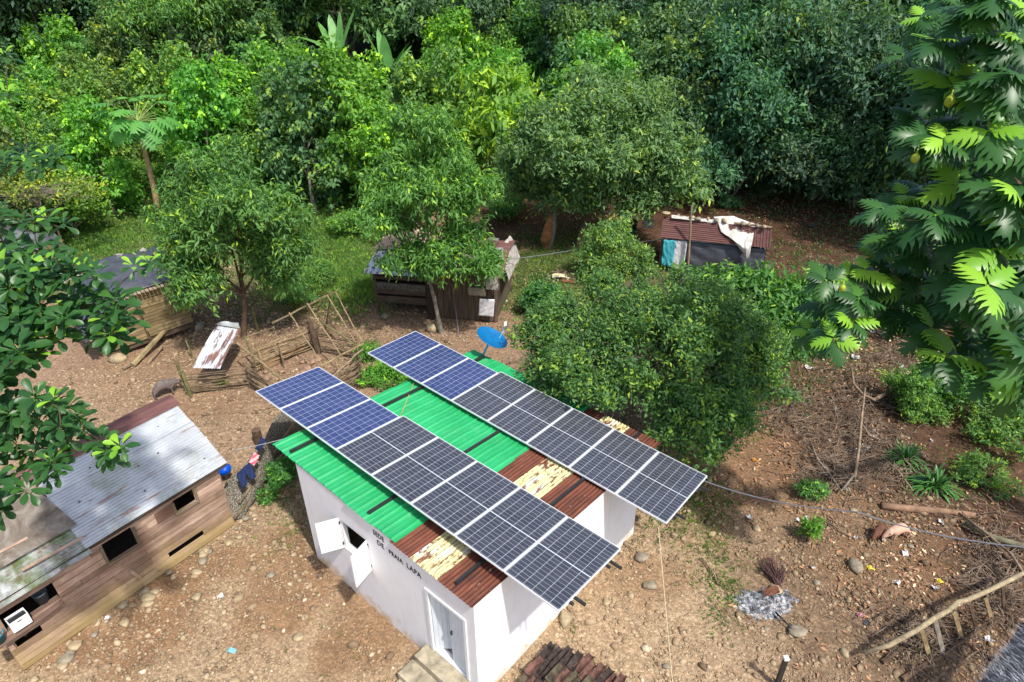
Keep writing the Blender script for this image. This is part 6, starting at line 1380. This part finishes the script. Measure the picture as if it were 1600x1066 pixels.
blades('ground_weeds',[(1095,790,30,22,1.2),(1110,870,25,25,.6),(1080,750,20,20,1),(1130,930,20,30,.8),(450,800,20,30,.6),(600,560,40,20,.8),(1300,560,50,20,.8),(1270,620,40,20,.6),(1500,740,50,30,1),(1050,820,30,15,.4),(900,860,60,60,.25),(500,960,80,60,.15),(1180,350,50,20,.5)],6500,.08,.026,(.06,.125,.03),62,.05)
scatter_leaves('hillside_undergrowth',[(250,290,180,30,2),(50,300,60,40,1),(520,280,80,30,1),(300,250,260,30,2),(650,260,120,30,1.2),(850,240,120,20,.6)],40000,.17,.5,(.075,.165,.04),63,'leaf',.5,.7)
# ================================================================ stones
def mat_peb():
    q=N('pebbles',.9,.25); at=q.n('ShaderNodeAttribute'); at.attribute_name='tint'; co=q.coord()
    c=q.ramp(at.outputs['Fac'],[(0,(.12,.08,.05)),(.25,(.22,.155,.095)),(.5,(.33,.245,.15)),(.75,(.43,.33,.21)),(.93,(.52,.43,.30)),(1,(.60,.54,.43))])
    c=q.mix(.5,c,q.mix(1,c,q.ramp(q.noise(co,14,4,.7),[(.3,.6),(.7,1.35)]),'MULTIPLY')); q.col(c); return q.m
M['pebble']=mat_peb()
def ico():
    t=(1+5**.5)/2; v=np.array([(-1,t,0),(1,t,0),(-1,-t,0),(1,-t,0),(0,-1,t),(0,1,t),(0,-1,-t),(0,1,-t),(t,0,-1),(t,0,1),(-t,0,-1),(-t,0,1)],float); v/=np.linalg.norm(v[0])
    f=[(0,11,5),(0,5,1),(0,1,7),(0,7,10),(0,10,11),(1,5,9),(5,11,4),(11,10,2),(10,7,6),(7,1,8),(3,9,4),(3,4,2),(3,2,6),(3,6,8),(3,8,9),(4,9,5),(2,4,11),(6,2,10),(8,6,7),(9,8,1)]
    return v,np.array(f)
IV,IF=ico()
def inhouse(x,y,m_=.0):
    px_,py_=x-L0.x,y-L0.y; a=px_*A.x+py_*A.y; b=px_*B.x+py_*B.y; h1=(a>-m_)&(a<LA+m_)&(b>-m_)&(b<LB+m_)
    qx,qy=x-P0.x,y-P0.y; s=qx*wd.x+qy*wd.y; d=qx*wn.x+qy*wn.y; h2=(s>-.05)&(s<WL)&(d>-.03)&(d<2.7)
    return h1|h2
def pebbles(name,n,xr,yr,r0,seed,thr,flat=.6,sig=.5,tm=.55,rmax=.12):
    rg_=rs(seed); x=rg_.uniform(*xr,n); y=rg_.uniform(*yr,n)
    f=.5+.25*np.sin(x*.9+1.3*np.sin(y*.7+seed))+.25*np.sin(y*1.3+1.1*np.sin(x*1.1))+.2*np.sin(x*3.1+y*2.3)+rg_.uniform(-.25,.25,n)
    right=np.clip((x*.16+y*.035-1.0)/.8,0,1); k=(f>thr+right*.25)&~inhouse(x,y); x,y,right=x[k],y[k],right[k]; n=len(x)
    z=np.array([T(a,b) for a,b in zip(x,y)]); r_=np.minimum(r0*np.exp(rg_.normal(0,sig,n)),rmax)
    a=rg_.uniform(0,6.28,n); sx,sy,sz=rg_.uniform(.75,1.35,n),rg_.uniform(.65,1.0,n),rg_.uniform(.4,.8,n)*flat/.6
    vv=IV[None]*(1+rg_.uniform(-.3,.3,(n,12,1))); vv=vv*np.stack([sx,sy,sz],1)[:,None]*r_[:,None,None]
    ca_,sa_=np.cos(a)[:,None],np.sin(a)[:,None]; X=vv[...,0]*ca_-vv[...,1]*sa_; Y=vv[...,0]*sa_+vv[...,1]*ca_
    vs=np.stack([X+x[:,None],Y+y[:,None],vv[...,2]+(z+r_*sz*.35)[:,None]],-1).reshape(-1,3)
    F=(IF[None]+np.arange(n)[:,None,None]*12).reshape(-1)
    ti=np.clip(rg_.normal(tm-.06,.17,n)-right*.25-.010*(y-8),0,.96)
    o=npmesh(name,vs,F,3,M['pebble'],None,{'tint':('FACE',np.repeat(ti,20))}); o['kind']='stuff'; return o
pebbles('gravel',85000,(-10,11),(3.2,15),.017,71,.22,tm=.52,sig=.55)
pebbles('far_gravel',42000,(-15,14),(14,27),.028,72,.33,tm=.55)
pebbles('cobbles',2600,(-13,12),(3.2,26),.048,73,.35,tm=.5,sig=.35,rmax=.085)
# single stones one can pick out
def stone(x,y,r_,lb,grp=None,mat='stone',seed=0,fl=.6,dz=.3): 
    g=GT(x,y); o=rock(g+Z*r_*dz,r_,M[mat],seed,fl); tag(o,lb,'stone',grp); return o
stone(676,517,.27,'big tan block of stone at the foot of the thick dark post','', 'stone',501,.8,.5)
stone(602,497,.20,'grey rounded stone propping the left corner of the wooden shack',None,'stone_grey',502)
stone(310,515,.30,'large grey boulder under the right end of the bamboo hut',None,'stone_grey',503)
stone(186,563,.28,'tan boulder propping the left end of the bamboo hut',None,'stone',504,.8)
stone(1003,873,.15,'greenish oval stone right of the overhanging front solar panels',None,'stone_grey',505)
stone(1017,916,.14,'round brown stone by the pale rope below the oval one',None,'stone_grey',506)
stone(882,970,.16,'upright yellowish stone just below the front solar row tip',None,'stone',507,.8)
stone(1335,888,.19,'flat mossy grey stone in the dark ground below the pig',None,'stone_grey',508)
stone(1212,925,.16,'flat tan stone at the edge of the ash heap',None,'stone',509,.4)
stone(1245,990,.20,'flat brown slab stone right of the blackened stick',None,'stone_grey',510,.3)
rr=random.Random(99)
for i in range(24):
    s_=WL*(i+.5)/24; p=P0+wd*(s_+rr.uniform(-.2,.2))-wn*(.10+rr.uniform(0,.6)**1.3); o=rock(V((p.x,p.y,.035)),rr.uniform(.05,.14),M['stone' if i%3 else 'stone_grey'],520+i,.6); tag(o,'rounded yellow-brown stone lying along the foot of the plank shed wall','stone','stones along the plank shed wall')
for i in range(38):
    x=rr.uniform(0,1500); y=rr.uniform(560,1060); g=GT(x,y)
    if bool(inhouse(np.array([g.x]),np.array([g.y]),.15)[0]): continue
    r_=rr.uniform(.06,.115); o=rock(g+Z*r_*.3,r_,M['stone' if rr.random()<.6 else 'stone_grey'],600+i,.55); tag(o,'loose rounded stone lying in the open yard','stone','loose stones in the yard')
for i in range(16):
    g=GT(rr.uniform(395,520),rr.uniform(560,600)); r_=rr.uniform(.1,.2); o=rock(g+Z*.06,r_,plain('reddish_field_stone',(.27,.17,.115),.9,.3,6,.5) if i==0 else bpy.data.materials['reddish_field_stone'],700+i,.5); tag(o,'reddish flat stone on the floor of the bamboo pen','stone','stones inside the bamboo pen')
# ================================================================ scraps of litter
sc=[(1264,575),(1363,520),(1378,522),(1410,575),(1340,708),(1352,700),(1345,718),(1193,622),(1308,640),(1365,675),(1367,685),(1246,815),(1258,812),(1269,888),(1336,842),(1380,845),(1470,818),(1413,866),(1520,900),(1400,912),(1460,920),(1336,560),(1455,690),(345,935),(170,968),(1545,1000),(1300,628),(1170,810)]
for i,(x,y) in enumerate(sc):
    g=GT(x,y)+Z*.04; rg_=random.Random(900+i); s_=rg_.uniform(.03,.06)*(1.8 if y<580 or 695<y<720 else 1); mb=MB(); a=rg_.uniform(0,3)
    tarp(mb,lambda u,v:g+V((math.cos(a)*(u-.5)-math.sin(a)*(v-.5),math.sin(a)*(u-.5)+math.cos(a)*(v-.5),0))*s_*2.2+Z*(.03*math.sin(u*5+i)+.02*math.cos(v*6)),6,6,.008,900+i,.006)
    o=obj('plastic_scrap',mb,M['cloth_white'],None,loc=g); tag(o,'white crumpled plastic scrap lying on the ground','litter','white scraps of litter')
for x,y,c_,lb in ((1361,889,(.65,.55,.05),'yellow and white wrapper on the dark ground'),(1346,1003-40,(.6,.25,.3),'pink scrap on the dark earth'),(1317,634,(.55,.25,.04),'orange dry leaf on the brush slope'),(1180,720,(.55,.25,.04),'orange dry leaf left of the brush slope'),(1470,910,(.6,.5,.05),'small round yellow scrap by the branch fence'),(362,1040-22,(.2,.45,.5),'turquoise scrap near the bottom left'),(1355,975,(.05,.06,.08),'black plastic scrap in the middle of the dark ground')):
    g=GT(x,y)+Z*.03; mb=MB(); tarp(mb,lambda u,v:g+V(((u-.5)*.16,(v-.5)*.1,.03*math.sin(u*5))),6,5,.006,int(x),.006); o=obj('scrap',mb,plain('scrap_colour',c_,.7,.2,9,0),None,loc=g); tag(o,lb,'litter')
# ================================================================ animals
def skinned(name,verts,edges,mat,root,sub=2):
    me=bpy.data.meshes.new(name); o0=ORG[root.name] if root else V((0,0,0)); me.from_pydata([tuple(V(v[:3])-o0) for v in verts],edges,[]); me.materials.append(mat)
    o=bpy.data.objects.new(name,me); COL.objects.link(o); o.parent=root
    me.update()
    md=o.modifiers.new('Skin','SKIN'); md.use_smooth_shade=True
    for i,v in enumerate(verts):
        s=me.skin_vertices[0].data[i]; s.radius=(v[3],v[4] if len(v)>4 else v[3]); s.use_root=(i==0)
    ss=o.modifiers.new('Subdivision','SUBSURF'); ss.levels=sub; ss.render_levels=sub; ORG[o.name]=o0; return o
def pig(name,label,g,yaw,s,mat,dark,headdown=.1,stand=True):
    root=thing(name,label,'pig',g); f=V((math.cos(yaw),math.sin(yaw),0)); l=V((-f.y,f.x,0))
    def q_(x,y,z): return V(g)+(f*x+l*y+Z*z)*s
    h=.50
    vs=[(*q_(-.36,0,h),.18*s,.18*s),(*q_(-.15,0,h+.02),.205*s,.20*s),(*q_(.08,0,h+.02),.20*s,.20*s),(*q_(.28,0,h+.01),.175*s,.175*s),(*q_(.42,0,h-headdown*.4),.15*s,.14*s),(*q_(.53,0,h-headdown*1.0),.125*s,.12*s),(*q_(.63,0,h-headdown*1.6),.085*s,.08*s),(*q_(.70,0,h-headdown*1.95),.065*s,.06*s)]
    e=[(i,i+1) for i in range(7)]
    for x,y,b in ((-.36,.10,0),(-.36,-.10,0),(.26,.10,3),(.26,-.10,3)):
        k=len(vs); bx=-.04 if b==0 else 0
        vs+=[(*q_(x,y,h-.20),.062*s),(*q_(x+bx,y*1.05,.16),.036*s),(*q_(x+(.02 if b==0 else 0),y*1.05,.045),.030*s)]; e+=[(b,k),(k,k+1),(k+1,k+2)]
    skinned('body',vs,e,mat,root)
    for sg in (1,-1):
        mb=MB(); a=q_(.47,.08*sg,h-headdown+.10); tarp(mb,lambda u,v:a+(f*(.10*v-.02)+l*sg*(.05*v+.05*(u-.5))+Z*(.04*v-.05*v*v+.02))*s+l*(u-.5)*.03*s,6,6,.001,3,.006*s,f); obj('ear',mb,mat,root,True)
        mb=MB(); mb.lathe(q_(.56,.075*sg,h-headdown*1.0+.05),[(.001,.006),(.010*s,.004),(.010*s,-.004)],8,l*sg); obj('eye',mb,M['black'],root)
    mb=MB(); mb.lathe(q_(.705,0,h-headdown*2.0),[(.001,.012),(.045*s,.01),(.052*s,0),(.05*s,-.02)],12,(f-Z*headdown*1.5)); obj('snout',mb,dark,root,True)
    mb=MB(); p=q_(-.50,0,h+.06); mb.tube([p+f*.06*s,p,p-f*.06*s-Z*.05*s+l*.03*s,p-f*.08*s-Z*.14*s],[.014*s,.011*s,.008*s,.005*s],6); obj('tail',mb,mat,root)
    for x,y in ((-.34,.105),(-.34,-.105),(.26,.105),(.26,-.105)):
        mb=MB(); mb.lathe(q_(x,y,0),[(.001,.0),(.030*s,0),(.027*s,.05),(.001,.05)],8); obj('hoof',mb,dark,root)
    return root
pk=plain('pink_pig_hide',(.58,.36,.26),.75,.12,6,.15); pkd=plain('dirty_pink_hide',(.38,.21,.15),.8,.2,6,.1)
pig('pink_pig','pale pink pig rooting on the dark ground below the fallen log',GT(1402,840),R(192),.60,pk,pkd,.16)
br=plain('red_brown_hide',(.13,.055,.035),.85,.3,9,.2); pig('brown_piglet','small reddish-brown piglet standing just left of the pink pig',GT(1370,838),R(222),.46,br,plain('dark_hide',(.05,.03,.025),.85,.2,9,.1),.12)
gr=plain('grey_pig_hide',(.15,.12,.11),.85,.25,9,.2); gp=PLN(258,612,V((0,14.1,0)),V((0,1,0))); pig('grey_pig','dark grey pig standing behind the maroon ridge of the plank shed',V((GT(259,618).x,GT(259,618).y,0)),R(40),.78,gr,plain('black_hide',(.02,.02,.022),.85,.2,9,.1),.05)
# one black hen far off under the jungle
g=GT(1266,362); hn_=thing('black_hen','small black hen standing on the brown earth under the jungle','hen',g)
skinned('body',[(*(g+V((0,0,.24))),.10,.11),(*(g+V((.12,0,.28))),.08,.08),(*(g+V((.18,0,.40))),.045,.045),(*(g+V((.20,0,.48))),.045,.045),(*(g+V((-.14,0,.30))),.07,.06),(*(g+V((-.24,0,.42))),.03,.05)],[(0,1),(1,2),(2,3),(0,4),(4,5)],plain('black_feathers',(.015,.014,.016),.6,.3,9,.2),hn_)
for sg in (1,-1): mb=MB(); mb.tube([g+V((0,.04*sg,.17)),g+V((.01,.04*sg,.0))],[.012,.01],6); mb.tube([g+V((.0,.04*sg,.01)),g+V((.06,.04*sg,.008))],.007,5); obj('leg',mb,plain('hen_leg',(.3,.2,.06),.8),hn_)
mb=MB(); mb.lathe(g+V((.245,0,.475)),[(.014,0),(.001,.03)],6,(1,0,-.3)); obj('beak',mb,bpy.data.materials['hen_leg'],hn_)
